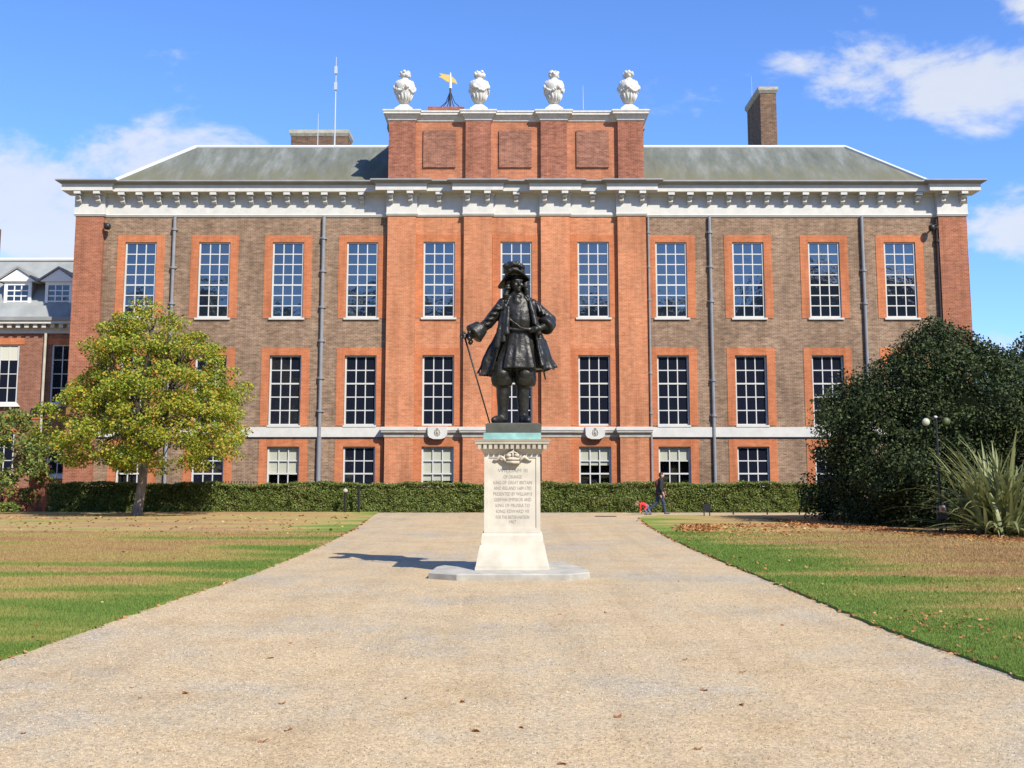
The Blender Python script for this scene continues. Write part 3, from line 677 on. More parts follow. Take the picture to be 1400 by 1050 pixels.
# downpipes
def downpipe(px, mat, z1, z0, Y, collars, r=.075, low=None):
    x = X(px, 300, Y); mb = MB(); yy = Y - r - .03
    mb.tube([(x, yy, z0), (x, yy, z1)], r, 10)
    for c in collars: mb.tube([(x, yy, c - .07), (x, yy, c - .06), (x, yy, c + .06), (x, yy, c + .07)], [r, r * 1.55, r * 1.55, r], 10); mb.box(x - r * 2.2, x + r * 2.2, yy + r * .6, Y + .02, c - .04, c + .04)
    if low: mb.tube([(x, yy, 0), (x, yy, low)], r * 1.3, 10)
    return mb.build('downpipe', mat, palace, smooth=False)
zz = lambda *ys: [Z(y) for y in ys]
downpipe(240, M['pipe'], zFr + .02, 0, YW, zz(314, 366, 415, 530), .08)
downpipe(443.5, M['pipe'], zFr + .02, zs0 + .01, YW, zz(326, 371, 420, 466, 517, 562), .085, zs0)
downpipe(969.3, M['pipe'], zFr + .02, 0, YW, zz(318, 365, 412, 520, 568), .08)
downpipe(1177, M['pipe'], zFr + .02, 0, YW, zz(370, 415), .08)
downpipe(885.8, M['pipe'], zFr + .02, 0, YW, zz(318, 365, 410, 510, 565), .055)
downpipe(1279, M['rust_iron'], zFr - .1, 0, YW, zz(312, 330), .085)  # darker than the other pipes: rust, plus shadow put into the colour
def wall_camera(px, py, side, label):
    p = at(px, py, YW - .35); t = thing('wall_camera', p, label, 'security camera', 'dark cameras under the cornice')
    b = MB(); b.tube([(p.x - side * .42, YW - .03, p.z + .12), (p.x - side * .2, YW - .2, p.z + .1), (p.x, YW - .35, p.z)], .045, 8); b.box(p.x - side * .42 - .1, p.x - side * .42 + .1, YW - .06, YW - .002, p.z, p.z + .26); b.build('arm', M['dark_iron'], t)
    h = MB(); h.lathe([(.0, -.2), (.13, -.17), (.17, -.06), (.17, .06), (.12, .13), (.0, .16)], (p.x + side * .05, YW - .38, p.z - .08), 12); h.build('housing', M['dark_iron'], t, smooth=True)
wall_camera(146, 307, 1, 'dark camera below the cornice beside the left end pilaster')
wall_camera(1275, 309, -1, 'dark camera below the cornice near the right end pilaster')

# ------------------------------------------------------------------ lower wing at the left
YV = 60.0
wing = thing('wing', (-25, YV, 0), 'lower brick wing with slate roof and two white dormers, left of palace', 'building')
def XV(px, y=450, Y=YV): return at(px, y, Y).x
xw1 = EL[0] + 1.5; xw0 = XV(-260)
wz = [(Z(552, YV), Z(471, YV)), (Z(650, YV), Z(592, YV))]
wc = [XV(8), XV(93), XV(-78), XV(-165)]; w2 = 1.62
def wing_wall():
    global palace
    keep = palace; palace = wing
    o = wall_with_openings('brick_wall', xw0, xw1, 0, Z(452, YV), YV, [(c - w2 / 2, c + w2 / 2, a, b) for c in wc for a, b in wz], M['wing_brick']); palace = keep
wing_wall()
MB().box(xw0, xw1 - .05, YV + .5, YV + 9, 0, Z(445, YV)).build('dark_interior', M['dark_room'], wing)  # same near-black filler for the wing's unlit inside
for c in wc:
    for fi, (a, b) in enumerate(wz):
        mb = MB(); rows = 4 if fi == 0 else 3; h = b - a
        mb.box(c - w2 / 2, c - w2 / 2 + .10, YV + .05, YV + .15, a, b); mb.box(c + w2 / 2 - .10, c + w2 / 2, YV + .05, YV + .15, a, b)
        mb.box(c - w2 / 2 + .1, c + w2 / 2 - .1, YV + .052, YV + .148, a, a + .1); mb.box(c - w2 / 2 + .1, c + w2 / 2 - .1, YV + .052, YV + .148, b - .08, b)
        for q in (1, 2): x = c - w2 / 2 + .1 + (w2 - .2) * q / 3; mb.box(x - .025, x + .025, YV + .08, YV + .12, a + .1, b - .08)
        for q in range(1, rows): z = a + .1 + (h - .18) * q / rows; mb.box(c - w2 / 2 + .1, c + w2 / 2 - .1, YV + .082, YV + .118, z - .022, z + .022)
        w = mb.build('window', M['frame_paint'], wing)
        for r_ in range(rows):
            for q in range(3):
                x0 = c - w2 / 2 + .1 + (w2 - .2) * q / 3 + .02; x1 = x0 + (w2 - .2) / 3 - .04; z0 = a + .1 + (h - .18) * r_ / rows + .018; z1 = z0 + (h - .18) / rows - .036
                po = MB().box(x0, x1, 0, .006, z0, z1).build('pane', M['blind'] if (fi == 0 and r_ == rows - 1 and c == wc[0]) else M['glass_dark'], w, origin=Vector(((x0 + x1) / 2, YV + .1, z0)))
                po.location = Vector(((x0 + x1) / 2, YV + .1, z0)) - wl(w)
                for v in po.data.vertices: v.co.y = abs(v.co.y + YV + .1 if v.co.y < -1 else v.co.y)
        s = MB(); s.frust((c - w2 / 2 - .2, c + w2 / 2 + .2, YV - .2, YV + .05, a - .16), (c - w2 / 2, c + w2 / 2, YV - .05, YV + .05, a + .06)); s.build('window_sill', M['white_paint'], w)
        l = MB(); l.box(c - w2 / 2 - .25, c + w2 / 2 + .25, YV - .02, YV + .02, b, b + .34); l.build('lintel', M['rubbed_brick'], wing)
MB().box(xw0, xw1, YV - .03, YV + .02, Z(573, YV), Z(565, YV)).build('string_course', M['rubbed_brick'], wing)
zw0, zw1 = Z(456, YV), Z(440, YV)
c = MB(); c.box(xw0, xw1, YV - .10, YV + .3, zw0, zw0 + .12); c.box(xw0, xw1, YV - .08, YV + .3, zw0 + .122, zw1 - .16); c.box(xw0, xw1, YV - .55, YV + .3, zw1 - .158, zw1); c.build('cornice', M['white_paint'], wing)
bm_ = MB().box(-.11, .11, -.36, 0, 0, .20).build('bracket', M['white_paint'], mesh_only=True, origin=Vector((0, 0, 0)))
k = 0
while XV(-6 + 11.7 * k) < xw1 - 1.3: link('bracket', bm_, wing, Vector((XV(-6 + 11.7 * k), YV - .082, zw1 - .365))); k += 1
MB().box(xw0, xw1, YV - .62, YV + .2, zw1 + .003, zw1 + .2).build('gutter', M['lead'], wing)
zwr = Z(356, YV + 2.6)
wr = MB(); wr.add([(xw0, YV - .3, zw1 + .15), (xw1, YV - .3, zw1 + .15), (xw1, YV + 2.6, zwr), (xw0, YV + 2.6, zwr), (xw0, YV + 9, zw1), (xw1, YV + 9, zw1), (xw1, YV + 9, zwr), (xw0, YV + 9, zwr)], [(0, 1, 2, 3), (3, 2, 6, 7), (0, 3, 7, 4), (1, 5, 6, 2)])
wroof = wr.build('roof', M['slate'], wing)
MB().tube([(xw0, YV + 2.55, zwr + .03), (xw1, YV + 2.55, zwr + .03)], .11, 8).build('ridge_flashing', M['lead_bright'], wroof)
MB().box(XV(-60, 320, YV + 4), XV(1.5, 320, YV + 6), YV + 4, YV + 6, zwr - .2, Z(304, YV + 4)).build('chimney', M['chimney_brick'], wroof)
for px in (19, 75.5):
    xd = XV(px, 400); yd = YV + .45; z0, z1 = Z(424, yd), Z(385, yd); hw = .74
    mb = MB(); fw = .17; mb.box(xd - hw, xd - hw + fw, yd, yd + .1, z0, z1); mb.box(xd + hw - fw, xd + hw, yd, yd + .1, z0, z1); mb.box(xd - hw + fw, xd + hw - fw, yd + .002, yd + .098, z0, z0 + .2); mb.box(xd - hw + fw, xd + hw - fw, yd + .002, yd + .098, z1 - .2, z1)
    ih = z1 - z0 - .4; iw = 2 * (hw - fw)
    for q in (1, 2): x = xd - iw / 2 + iw * q / 3; mb.box(x - .03, x + .03, yd + .03, yd + .07, z0 + .2, z1 - .2)
    for q in (1, 2, 3): z = z0 + .2 + ih * q / 4; mb.box(xd - iw / 2, xd + iw / 2, yd + .032, yd + .068, z - .03, z + .03)
    dm = mb.build('dormer_window', M['lifted_dormer_white'], wing)
    MB().box(xd - iw / 2 + .003, xd + iw / 2 - .003, yd + .05, yd + .06, z0 + .203, z1 - .203).build('glazing', M['glass_dark'], dm)
    MB().box(xd - hw + .01, xd + hw - .01, yd + .102, yd + 3, z0 - .3, z1).build('dormer_cheek', M['lead'], dm)
    za = Z(367, yd); q = 1.0
    pd = MB(); pd.add([(xd - q, yd - .12, z1 + .003), (xd + q, yd - .12, z1 + .003), (xd, yd - .12, za - .05), (xd - q, yd + 2.5, z1 + .003), (xd + q, yd + 2.5, z1 + .003), (xd, yd + 2.5, za - .05)], [(0, 1, 2), (3, 5, 4), (0, 3, 4, 1), (1, 4, 5, 2), (0, 2, 5, 3)])
    pd.build('pediment', M['lifted_dormer_white'], dm)
    pr = MB()
    for sgn in (-1, 1): pr.add([(xd + sgn * (q + .12), yd - .2, z1 - .02), (xd, yd - .2, za - .02), (xd, yd + 2.6, za - .02), (xd + sgn * (q + .12), yd + 2.6, z1 - .02), (xd + sgn * (q + .12), yd - .2, z1 + .08), (xd, yd - .2, za + .09), (xd, yd + 2.6, za + .09), (xd + sgn * (q + .12), yd + 2.6, z1 + .08)], [(0, 1, 2, 3), (4, 5, 6, 7), (0, 1, 5, 4), (3, 2, 6, 7), (0, 3, 7, 4)])
    pr.build('dormer_roof', M['lead'], dm)
p = at(51, 563, YV - .1); MB().box(p.x - .34, p.x + .34, YV - .12, YV - .003, p.z - .2, p.z + .2).build('vent_box', M['dark_iron'], wing)
MB().tube([(XV(64), YV - .1, 0), (XV(64), YV - .1, zw0)], .075, 8).build('downpipe', M['beige_grey'], wing)

# ------------------------------------------------------------------ things on the roof
def make_urn(px, label):
    x = X(px, 120, YP); base = Vector((x, YP + .25, zc1 + .002)); t = thing('stone_urn', base, label, 'urn', 'white carved urns along the parapet')
    return t, base
def urn_parts(t, b):
    m = MB(); m.box(b.x - .46, b.x + .46, b.y - .46, b.y + .46, b.z, b.z + .12); m.frust((b.x - .42, b.x + .42, b.y - .42, b.y + .42, b.z + .122), (b.x - .2, b.x + .2, b.y - .2, b.y + .2, b.z + .36)); m.build('pedestal', M['portland'], t)
    u = MB(); u.lathe([(.02, .365), (.17, .37), (.15, .45), (.24, .50), (.34, .72), (.44, .95), (.52, 1.2), (.55, 1.4), (.50, 1.56), (.36, 1.68), (.22, 1.74), (.16, 1.78), (.20, 1.82), (.02, 1.83)], b, 24)
    for q in range(14):   # fluting at the foot of the bowl
        a = q * 2 * math.pi / 14; u.tube([(b.x + .25 * math.cos(a), b.y + .25 * math.sin(a), b.z + .52), (b.x + .36 * math.cos(a), b.y + .36 * math.sin(a), b.z + .74), (b.x + .44 * math.cos(a), b.y + .44 * math.sin(a), b.z + .93)], [.03, .05, .03], 6)
    u.build('bowl', M['portland'], t, smooth=True)
    g = MB(); rq = random.Random(5)
    for q in range(4):
        a = q * math.pi / 2 + .3; cx, cy = b.x + .52 * math.cos(a), b.y + .52 * math.sin(a)
        g.ball((cx, cy, b.z + 1.28), .115, .115, .15, 10, 6); g.ball((cx * 1.0 + .05 * math.cos(a), cy + .05 * math.sin(a), b.z + 1.25), .05, .05, .05, 6, 4)
        for k in range(1, 9):
            a2 = a + k * math.pi / 2 / 9; sag = math.sin(math.pi * k / 9) * .26; rr_ = .52 - sag * .16
            g.ball((b.x + rr_ * math.cos(a2), b.y + rr_ * math.sin(a2), b.z + 1.30 - sag + rq.gauss(0, .02)), .06 + rq.random() * .025, seg=8, n=5)
    for q in range(16): a = q * .3927; g.ball((b.x + .45 * math.cos(a), b.y + .45 * math.sin(a), b.z + 1.60), .045, seg=6, n=4)
    g.build('garland', M['portland'], t, smooth=True)
    f = MB(); f.ball((b.x, b.y, b.z + 2.02), .24, .24, .2, 12, 7)
    for q in range(26): a = rq.random() * 6.28; e = rq.random() * 1.6 - .55; f.ball((b.x + .25 * math.cos(a) * math.cos(e), b.y + .25 * math.sin(a) * math.cos(e), b.z + 2.03 + .19 * math.sin(e)), .06 + .04 * rq.random(), seg=8, n=5)
    f.build('finial', M['portland'], t, smooth=True)
UL = ['white carved urn at the left end of the brick parapet', 'white carved urn just right of the golden weather vane', 'white carved urn above the third parapet pier from the left', 'white carved urn at the right end of the brick parapet']
u0, ub = make_urn(552.5, UL[0]); urn_parts(u0, ub)
for px, lab, rz in ((655, UL[1], .8), (757.5, UL[2], 1.7), (860, UL[3], 2.6)):
    r_ = u0.copy(); COL.objects.link(r_); r_.location = (X(px, 120, YP), ub.y, ub.z); r_['label'] = lab
    for ch in u0.children:
        c_ = ch.copy(); COL.objects.link(c_); c_.parent = r_
        if ch.name.startswith(('garland', 'finial')): c_.rotation_euler.z = rz
# weather vane
Yv = YW + 3; vb = at(615.5, 146.5, Yv); vb.z -= .16
MB().box(vb.x - 1.2, vb.x + .8, Yv - .62, Yv + .7, zc1 - .2, vb.z - .01).build('vane_platform', M['parapet_brick'], palace)
wv = thing('weather_vane', vb, 'gold banner weather vane on a dark iron tripod above the parapet', 'weather vane')
m = MB(); zt1 = at(0, 121, Yv).z
m.tube([vb, (vb.x, vb.y, zt1)], .05, 8)
for a in (0, 2.09, 4.19, 1.05, 3.14): m.tube([(vb.x + .72 * math.cos(a), vb.y + .6 * math.sin(a), vb.z), (vb.x + .25 * math.cos(a), vb.y + .25 * math.sin(a), vb.z + .42), (vb.x, vb.y, zt1 - .15)], .022, 6)
m.build('tripod', M['dark_iron'], wv)
zt2 = at(0, 99.5, Yv).z; MB().tube([(vb.x, vb.y, zt1), (vb.x, vb.y, zt2)], [.09, .035], 8).build('mast', M['lead_bright'], wv)
m = MB(); zf = at(0, 110, Yv).z; out_ = [(0, .30), (-.25, .34), (-.62, .42), (-.48, .28), (-.66, .20), (-.45, .12), (-.2, -.06), (0, -.16), (.22, -.12), (.38, -.22), (.30, .02), (.2, .12)]
n = len(out_); m.add([(vb.x + x, vb.y - .02, zf + z) for x, z in out_] + [(vb.x + x, vb.y + .02, zf + z) for x, z in out_], [tuple(range(n)), tuple(range(n, 2 * n))[::-1]] + [(i, (i + 1) % n, n + (i + 1) % n, n + i) for i in range(n)])
m.build('banner', M['gold'], wv)
def mast(px, ytop, ybase, Y, r, label, name='antenna_mast', boxes=()):
    a, b = at(px, ybase, Y), at(px, ytop, Y); mb = MB(); mb.tube([a, (a.x, a.y, a.z + (b.z - a.z) * .45), (a.x, a.y, b.z)], [r, r * .8, r * .35], 8)
    for y in boxes: q = at(px, y, Y); mb.box(a.x - r * 1.6, a.x + r * 1.6, a.y - r * 1.6, a.y + r * 1.6, q.z - .22, q.z + .22)
    tag(mb.build(name, M['antenna']), label, 'antenna')
mast(457.3, 78, 200, 61.7, .05, 'tall pale antenna mast rising in front of the low wide chimney', boxes=(118, 96))
mast(434.2, 155, 200, 61.6, .03, 'thin short pale rod left of the tall antenna mast')
mast(797.3, 117, 150, 60.5, .025, 'thin pale rod behind the parapet between the two right urns')
mast(1029.0, 104, 165, 68.5, .025, 'thin pale rod behind the tall brick chimney on the right')

# ------------------------------------------------------------------ pedestal
DP = 20.95; PXM = DP / FPX
ped = thing('pedestal', (0, DP, 0), 'pale stone pedestal with engraved inscription under the bronze statue', 'pedestal')
cx0 = .005
def zz_(y, Y=DP - .55): return at(700, y, Y).z
sl = MB(); pts = [(-.95, 19.62), (.98, 19.62), (1.36, 20.0), (1.36, 20.6), (.98, 22.2), (-.95, 22.2), (-1.40, 21.1), (-1.46, 20.0)]
n = len(pts); hs = .115; sl.add([(x, y, 0) for x, y in pts] + [(x, y, hs - .02) for x, y in pts] + [(x * .985, DP + (y - DP) * .985, hs) for x, y in pts],
    [tuple(range(2 * n, 3 * n))] + [(i, (i + 1) % n, n + (i + 1) % n, n + i) for i in range(n)] + [(n + i, n + (i + 1) % n, 2 * n + (i + 1) % n, 2 * n + i) for i in range(n)])
tag(sl.build('step_slab', M['slab_stone']), 'flat grey stone slab on the gravel carrying the pedestal', 'slab')
def sq(w, z): return (cx0 - w, cx0 + w, DP - w, DP + w, z)
zb1, zb2, zb3, zs_, zs2 = zz_(745), zz_(731), zz_(729), zz_(621), zz_(614)
b = MB(); b.frust(sq(.665, hs + .002), sq(.66, hs + .06)); b.frust(sq(.652, hs + .062), sq(.575, zb1)); b.frust(sq(.56, zb1 + .001), sq(.548, zb2 - .02)); b.frust(sq(.545, zb2 - .019), sq(.53, zb3)); b.build('base', M['cream_stone'], ped)
b = MB(); W = .505; b.box(cx0 - W, cx0 + W, DP - W, DP + W, zb3 + .001, zs_); 
b.build('shaft', M['cream_stone'], ped)
fr = MB(); yf = DP - W; t = .016
for (x0, x1, z0, z1) in ((-W, -W + .075, zb3 + .004, zs_ - .003), (W - .075, W, zb3 + .004, zs_ - .003), (-W + .075, W - .075, zs_ - .06, zs_ - .003), (-W + .075, W - .075, zb3 + .004, zb3 + .09)):
    fr.box(cx0 + x0, cx0 + x1, yf - t, yf + .01, z0, z1)
fr.build('panel_border', M['cream_stone'], ped)
zc0, zc2, zc3, zc4 = zz_(613, DP - .6), zz_(606, DP - .66), zz_(600.5, DP - .68), zz_(591, DP - .5)
b = MB(); b.frust(sq(.525, zs_ + .001), sq(.53, zs_ + .03)); b.frust(sq(.535, zs_ + .031), sq(.565, zs2)); b.frust(sq(.575, zs2 + .001), sq(.585, zc2 - .012)); b.frust(sq(.66, zc2 - .011), sq(.675, zc2 + .035)); b.frust(sq(.68, zc2 + .036), sq(.70, zc3)); b.build('cornice', M['cream_stone'], ped)
dm = MB().box(-.030, .030, -.06, .0, -.085, 0).build('dentil', M['stained_stone'], mesh_only=True, origin=Vector((0, 0, 0)))
for k in range(13): link('dentil', dm, ped, Vector((cx0 - .588 + k * .098, DP - .586, zc2 - .014)))
b = MB(); b.frust(sq(.525, zc3 + .001), sq(.52, zc4 - .01)); b.build('stained_block', M['verdigris'], ped)
# carved crown, shield and scrolls
cr = MB(); zz0 = zz_(629); y0 = DP - .52
cr.box(-.13, .16, y0 - .11, y0, zz_(636), zz_(631.5)); cr.ball((.012, y0 - .05, zz_(628)), .17, .08, .05, 12, 6)
for s_ in (-1, 1):
    cr.tube([(.012 + s_ * .15, y0 - .05, zz_(633)), (.012 + s_ * .20, y0 - .07, zz_(627)), (.012 + s_ * .26, y0 - .06, zz_(624)), (.012 + s_ * .30, y0 - .04, zz_(627)), (.012 + s_ * .36, y0 - .02, zz_(630)), (.012 + s_ * .42, y0 - .01, zz_(630))], [.03, .035, .032, .03, .028, .02], 8)
    cr.ball((.012 + s_ * .09, y0 - .08, zz_(622)), .065, .05, .045, 10, 6)
    cr.tube([(.012 + s_ * .12, y0 - .08, zz_(626)), (.012 + s_ * .10, y0 - .1, zz_(619)), (.012, y0 - .1, zz_(616))], .022, 6)
cr.ball((.012, y0 - .09, zz_(614.5)), .035, .035, .04, 8, 5); cr.ball((.012, y0 - .09, zz_(620)), .03, .04, .08, 8, 5)
c0_ = Vector((.012, DP - .50, zz_(625)))
for q_ in range(len(cr.v)):
    w_ = Vector(cr.v[q_]); cr.v[q_] = tuple(c0_ + (w_ - c0_) * .82)
cr.build('carved_crown', M['crown_stone'], ped, smooth=True)
def text_mesh(lines):
    for txt, ymid, wpx in lines:
        cu = bpy.data.curves.new('t', 'FONT'); cu.body = txt; cu.align_x = 'CENTER'; cu.size = 1; cu.extrude = .0; cu.resolution_u = 2
        o = bpy.data.objects.new('t', cu); COL.objects.link(o)
        dg = bpy.context.evaluated_depsgraph_get(); dg.update(); me = bpy.data.meshes.new_from_object(o.evaluated_get(dg), depsgraph=dg)
        co = np.array([v.co[:] for v in me.vertices]); w = np.ptp(co[:, 0]); h = np.ptp(co[:, 1]); c = (co.max(0) + co.min(0)) / 2
        sx = wpx * (DP - .51) / FPX / w; sz = 4.6 * (DP - .51) / FPX / h
        V, F = [], []; base = 0; z = at(700, ymid, DP - .51).z
        V += [(.012 + (q[0] - c[0]) * sx, yf - .003, z + (q[1] - c[1]) * sz) for q in co]; F += [tuple(i + base for i in p.vertices) for p in me.polygons]
        bpy.data.objects.remove(o); bpy.data.curves.remove(cu); bpy.data.meshes.remove(me)
        mb = MB(); mb.add(V, F); mb.build('inscription_line', M['lettering'], ped)
text_mesh([('WILLIAM III', 643.2, 40), ('OF ORANGE', 652, 25), ('KING OF GREAT BRITAIN', 659.7, 52), ('AND IRELAND 1689-1702', 667.4, 51), ('PRESENTED BY WILLIAM II', 675.2, 52), ('GERMAN EMPEROR AND', 683, 50),
           ('KING OF PRUSSIA TO', 691, 46), ('KING EDWARD VII', 699, 44), ('FOR THE BRITISH NATION', 707, 45), ('1907', 713.6, 9.5)])

# ------------------------------------------------------------------ bronze statue
SB = zc4 - .008
statue = thing('statue', (0, DP, SB), 'dark bronze statue of a man in plumed hat and long coat leaning on a cane', 'statue')
pt = MB(); zpl = zz_(578.5, DP - .3); pt.frust((-.475, .53, DP - .46, DP + .46, SB), (-.485, .54, DP - .47, DP + .47, zpl - .03)); pt.frust((-.485, .54, DP - .47, DP + .47, zpl - .029), (-.44, .495, DP - .43, DP + .43, zpl)); pt.build('plinth', M['bronze_plinth'], statue)
FZ = zpl; U = (zz_(357, DP) - FZ) / 221.0
def P3(x, y, z): return Vector((x * U, DP + y * U, FZ + z * U))
def loft(mb, rings, seg=26, fold=None):
    out = []
    for i, (cx, cy, cz, rx, ry) in enumerate(rings):
        ring = []
        for k in range(seg):
            a = 2 * math.pi * k / seg; f = 1 + (fold(i, a) if fold else 0)
            ring.append(P3(cx + rx * f * math.cos(a), cy + ry * f * math.sin(a), cz))
        out.append(ring)
    mb.rings(out); return mb
def cap_(mb, p, q, r0, r1, seg=14): mb.capsule(P3(*p), P3(*q), r0 * U, r1 * U, seg)
def bl(mb, c, rx, ry, rz, seg=14, n=9): mb.ball(P3(*c), rx * U, ry * U, rz * U, seg, n)
from mathutils import noise as mn
def crumple(me, amp, freq, ztop):
    """soft cloth-like unevenness of the cast surface"""
    zt_ = P3(0, 0, ztop - 12).z; n = len(me.vertices); xh = P3(-56, 0, 0).x
    co = np.empty(n * 3, np.float32); me.vertices.foreach_get('co', co); co = co.reshape(n, 3)
    nr = np.empty(n * 3, np.float32); me.vertices.foreach_get('normal', nr); nr = nr.reshape(n, 3)
    out = co.copy()
    for i in range(n):
        x, y, z = (float(q) for q in co[i])
        f = max(0.0, min(1.0, (zt_ - z) / (4 * U) + 1)) if ztop < 900 else 1.0
        if x < xh: f = 0
        if f: out[i] = co[i] + nr[i] * (amp * f * (mn.noise(Vector((x * freq, y * freq, z * freq * .45))) + .5 * mn.noise(Vector((x, y, z)) * (freq * 2.3))))
    me.vertices.foreach_set('co', out.ravel()); me.update()
def make_statue():
    b = MB()
    # waistcoat and skirts
    loft(b, [(9, -1, 73, 33, 23), (9, -2, 88, 29, 20.5), (9, -2, 104, 24, 17), (9, -3, 122, 19.5, 14), (10, -4, 138, 20.5, 15), (9, -3, 152, 21.5, 14), (8, -1, 163, 21, 11), (7, 0, 171, 14, 9), (6, -1, 178, 8, 7.5)], 40,
         lambda i, a: (.085 * math.sin(11 * a + .7 * math.sin(3 * a)) if i < 2 else .04 * math.sin(11 * a) if i < 3 else 0) - (.06 if i < 5 and abs((a % 6.283) - 4.712) < .09 else 0))
    # breeches, knees, boots
    for sx, xk, xs, toe in ((-1, -13.5, -12.5, (-21, -17)), (1, 17.5, 15, (20, -19))):
        cap_(b, (3 if sx < 0 else 15, 1, 92), (xk, -3, 66), 14, 13.5)
        loft(b, [(xk, -3, 82, 13, 12), (xk, -4, 74, 14, 13), (xk, -4, 66, 14.4, 13.6), (xk + .3, -3, 59, 15, 14), (xk + .5, -2, 53, 13.8, 13.4), (xk + .5, -2, 50.5, 12.4, 12.4), (xs, -1, 48, 8.8, 9.4), (xs, 0, 36, 8.6, 9.4), (xs, 0, 24, 7.4, 7.8), (xs, 0, 12, 6.6, 7.4), (xs, 0, 4, 7, 8)], 26,
             lambda i, a: .035 * math.sin(7 * a + i) if i < 5 else 0)
        bl(b, (xk, -15.5, 66), 8, 4, 7)
        for q_ in range(5): cap_(b, (xk - 12 + 6 * q_, -12.5 + abs(q_ - 2), 73), (xk - 10 + 5 * q_, -12 + abs(q_ - 2), 55), 2.2, 1.6, 8)
        cap_(b, (xs, 3, 6), (toe[0], toe[1] + 3, 5), 7, 5.6); cap_(b, (toe[0], toe[1] + 3, 5), (toe[0] + (toe[0] - xs) * .3, toe[1] - 2, 4), 5.6, 4.4); cap_(b, (xs, 5, 3), (xs, 7, 3), 5, 4)
    # sleeves
    cap_(b, (-12, 1, 161), (-32, -1, 136), 9.6, 8.4); cap_(b, (-32, -1, 136), (-50, -6, 121), 8.4, 6.8); cap_(b, (-50, -6, 121), (-60, -8, 117), 4.6, 3.8)
    for k in range(4): bl(b, (-20 - 5 * k, -8, 154 - 7 * k), 6, 4, 3)
    cap_(b, (28, 1, 160), (52, 5, 141), 9.6, 8.2); cap_(b, (52, 5, 141), (45, -10, 131), 8.2, 6.6); cap_(b, (45, -10, 131), (37, -18, 127), 4.6, 4)
    for k in range(4): cap_(b, (33 + 5 * k, -6, 163 - 5.0 * k), (37 + 5 * k, -8, 150 - 3.5 * k), 1.6, 1.2, 8)
    for k in range(5): cap_(b, (-13 - 5.2 * k, -6, 156 - 6 * k), (-21 - 5 * k, -7, 160 - 6.6 * k), 1.5, 1.2, 8)
    # wide turned-back cuffs with lace
    for c0, c1, r0, r1 in (((-40, -3, 131), (-53, -7, 119), 10.5, 14.5), ((52, 0, 138), (43, -12, 129), 10, 13)):
        v0, v1 = P3(*c0), P3(*c1); b.tube([v0, v0.lerp(v1, .1), v0.lerp(v1, .9), v1], [r0 * .6 * U, r0 * U, r1 * U, r1 * .85 * U], 18)
    for k in range(7): a = k * .9; bl(b, (-56 + 1.5 * math.cos(a), -8 + 8 * math.cos(a), 117 + 9 * math.sin(a)), 3, 3, 3.4, 8, 5)
    # hand on the cane knob: palm, four fingers over it, thumb on the near side
    cap_(b, (-59, -8, 117), (-64.5, -8.5, 117.5), 3.8, 3.9)
    for k in range(4):
        yy = -11.6 + 2.1 * k; L_ = (2.6, 3.4, 3.2, 2.4)[k]
        cap_(b, (-65, yy, 119.5), (-68.4, yy, 119.2 + .3 * L_), 1.35, 1.25, 8); cap_(b, (-68.4, yy, 119.2 + .3 * L_), (-69.8, yy, 116.4), 1.25, 1.1, 8); cap_(b, (-69.8, yy, 116.4), (-68.0, yy, 114.4), 1.1, .95, 8)
    cap_(b, (-61.5, -11, 116), (-64.5, -13.2, 114.6), 1.5, 1.3, 8); cap_(b, (-64.5, -13.2, 114.6), (-67, -12.6, 113), 1.3, 1.1, 8)
    # hand on the hip
    cap_(b, (37, -18, 127), (32, -19.5, 125.5), 3.8, 3.9)
    for k in range(4):
        zk = 128.3 - 2.1 * k; cap_(b, (31, -20.5, zk), (26.5, -20.0, zk - .8), 1.35, 1.25, 8); cap_(b, (26.5, -20, zk - .8), (23.5, -18.3, zk - 1.6), 1.2, 1.0, 8)
    cap_(b, (35, -21, 129), (31, -22.5, 132), 1.5, 1.2, 8)
    # neck, cravat and head (turned a little to his left)
    cap_(b, (6, -1, 174), (6.5, -2, 184), 6, 5.6)
    bl(b, (7, -9, 170), 6, 4, 4); bl(b, (6, -11, 164), 5, 3.5, 5); bl(b, (9, -11.5, 161), 4, 3, 6)
    loft(b, [(7.2, -5.5, 178.2, 3.0, 3.0), (7.0, -5.2, 180, 5.4, 5.6), (6.8, -4.2, 183.5, 7.2, 8.2), (6.6, -3.2, 188, 8.2, 9.6), (6.5, -2.6, 193, 8.5, 10), (6.4, -2, 198, 8, 9.4), (6.4, -1.5, 202, 5.5, 7)], 24)
    hx, hy = .30, -.95   # facing direction
    def F_(r, s, z): return (6.8 + hx * r + s * .95, -3.2 - .95 * r + s * hx, z)
    cap_(b, F_(8.6, 0, 191.5), F_(11.6, 0, 186.6), 1.0, 1.7, 8)                # nose
    bl(b, F_(9.0, 1.6, 186.2), 1.0, 1.0, .8, 8, 5); bl(b, F_(9.0, -1.6, 186.2), 1.0, 1.0, .8, 8, 5)
    cap_(b, F_(8.9, -5, 192.8), F_(9.4, -1.4, 192.6), 1.2, 1.2, 8); cap_(b, F_(8.9, 5, 192.8), F_(9.4, 1.4, 192.6), 1.2, 1.2, 8)   # brow
    bl(b, F_(7.9, -3.2, 190.4), 1.5, 1.3, 1.0, 8, 5); bl(b, F_(7.9, 3.2, 190.4), 1.5, 1.3, 1.0, 8, 5)                             # eyes
    bl(b, F_(7.6, -4.8, 186.4), 2.4, 2, 2.6, 10, 6); bl(b, F_(7.6, 4.8, 186.4), 2.4, 2, 2.6, 10, 6)                               # cheeks
    cap_(b, F_(9.0, -2.2, 182.9), F_(9.2, 2.2, 182.9), .75, .75, 8); cap_(b, F_(8.6, -1.9, 181.2), F_(8.7, 1.9, 181.2), .9, .9, 8)  # lips
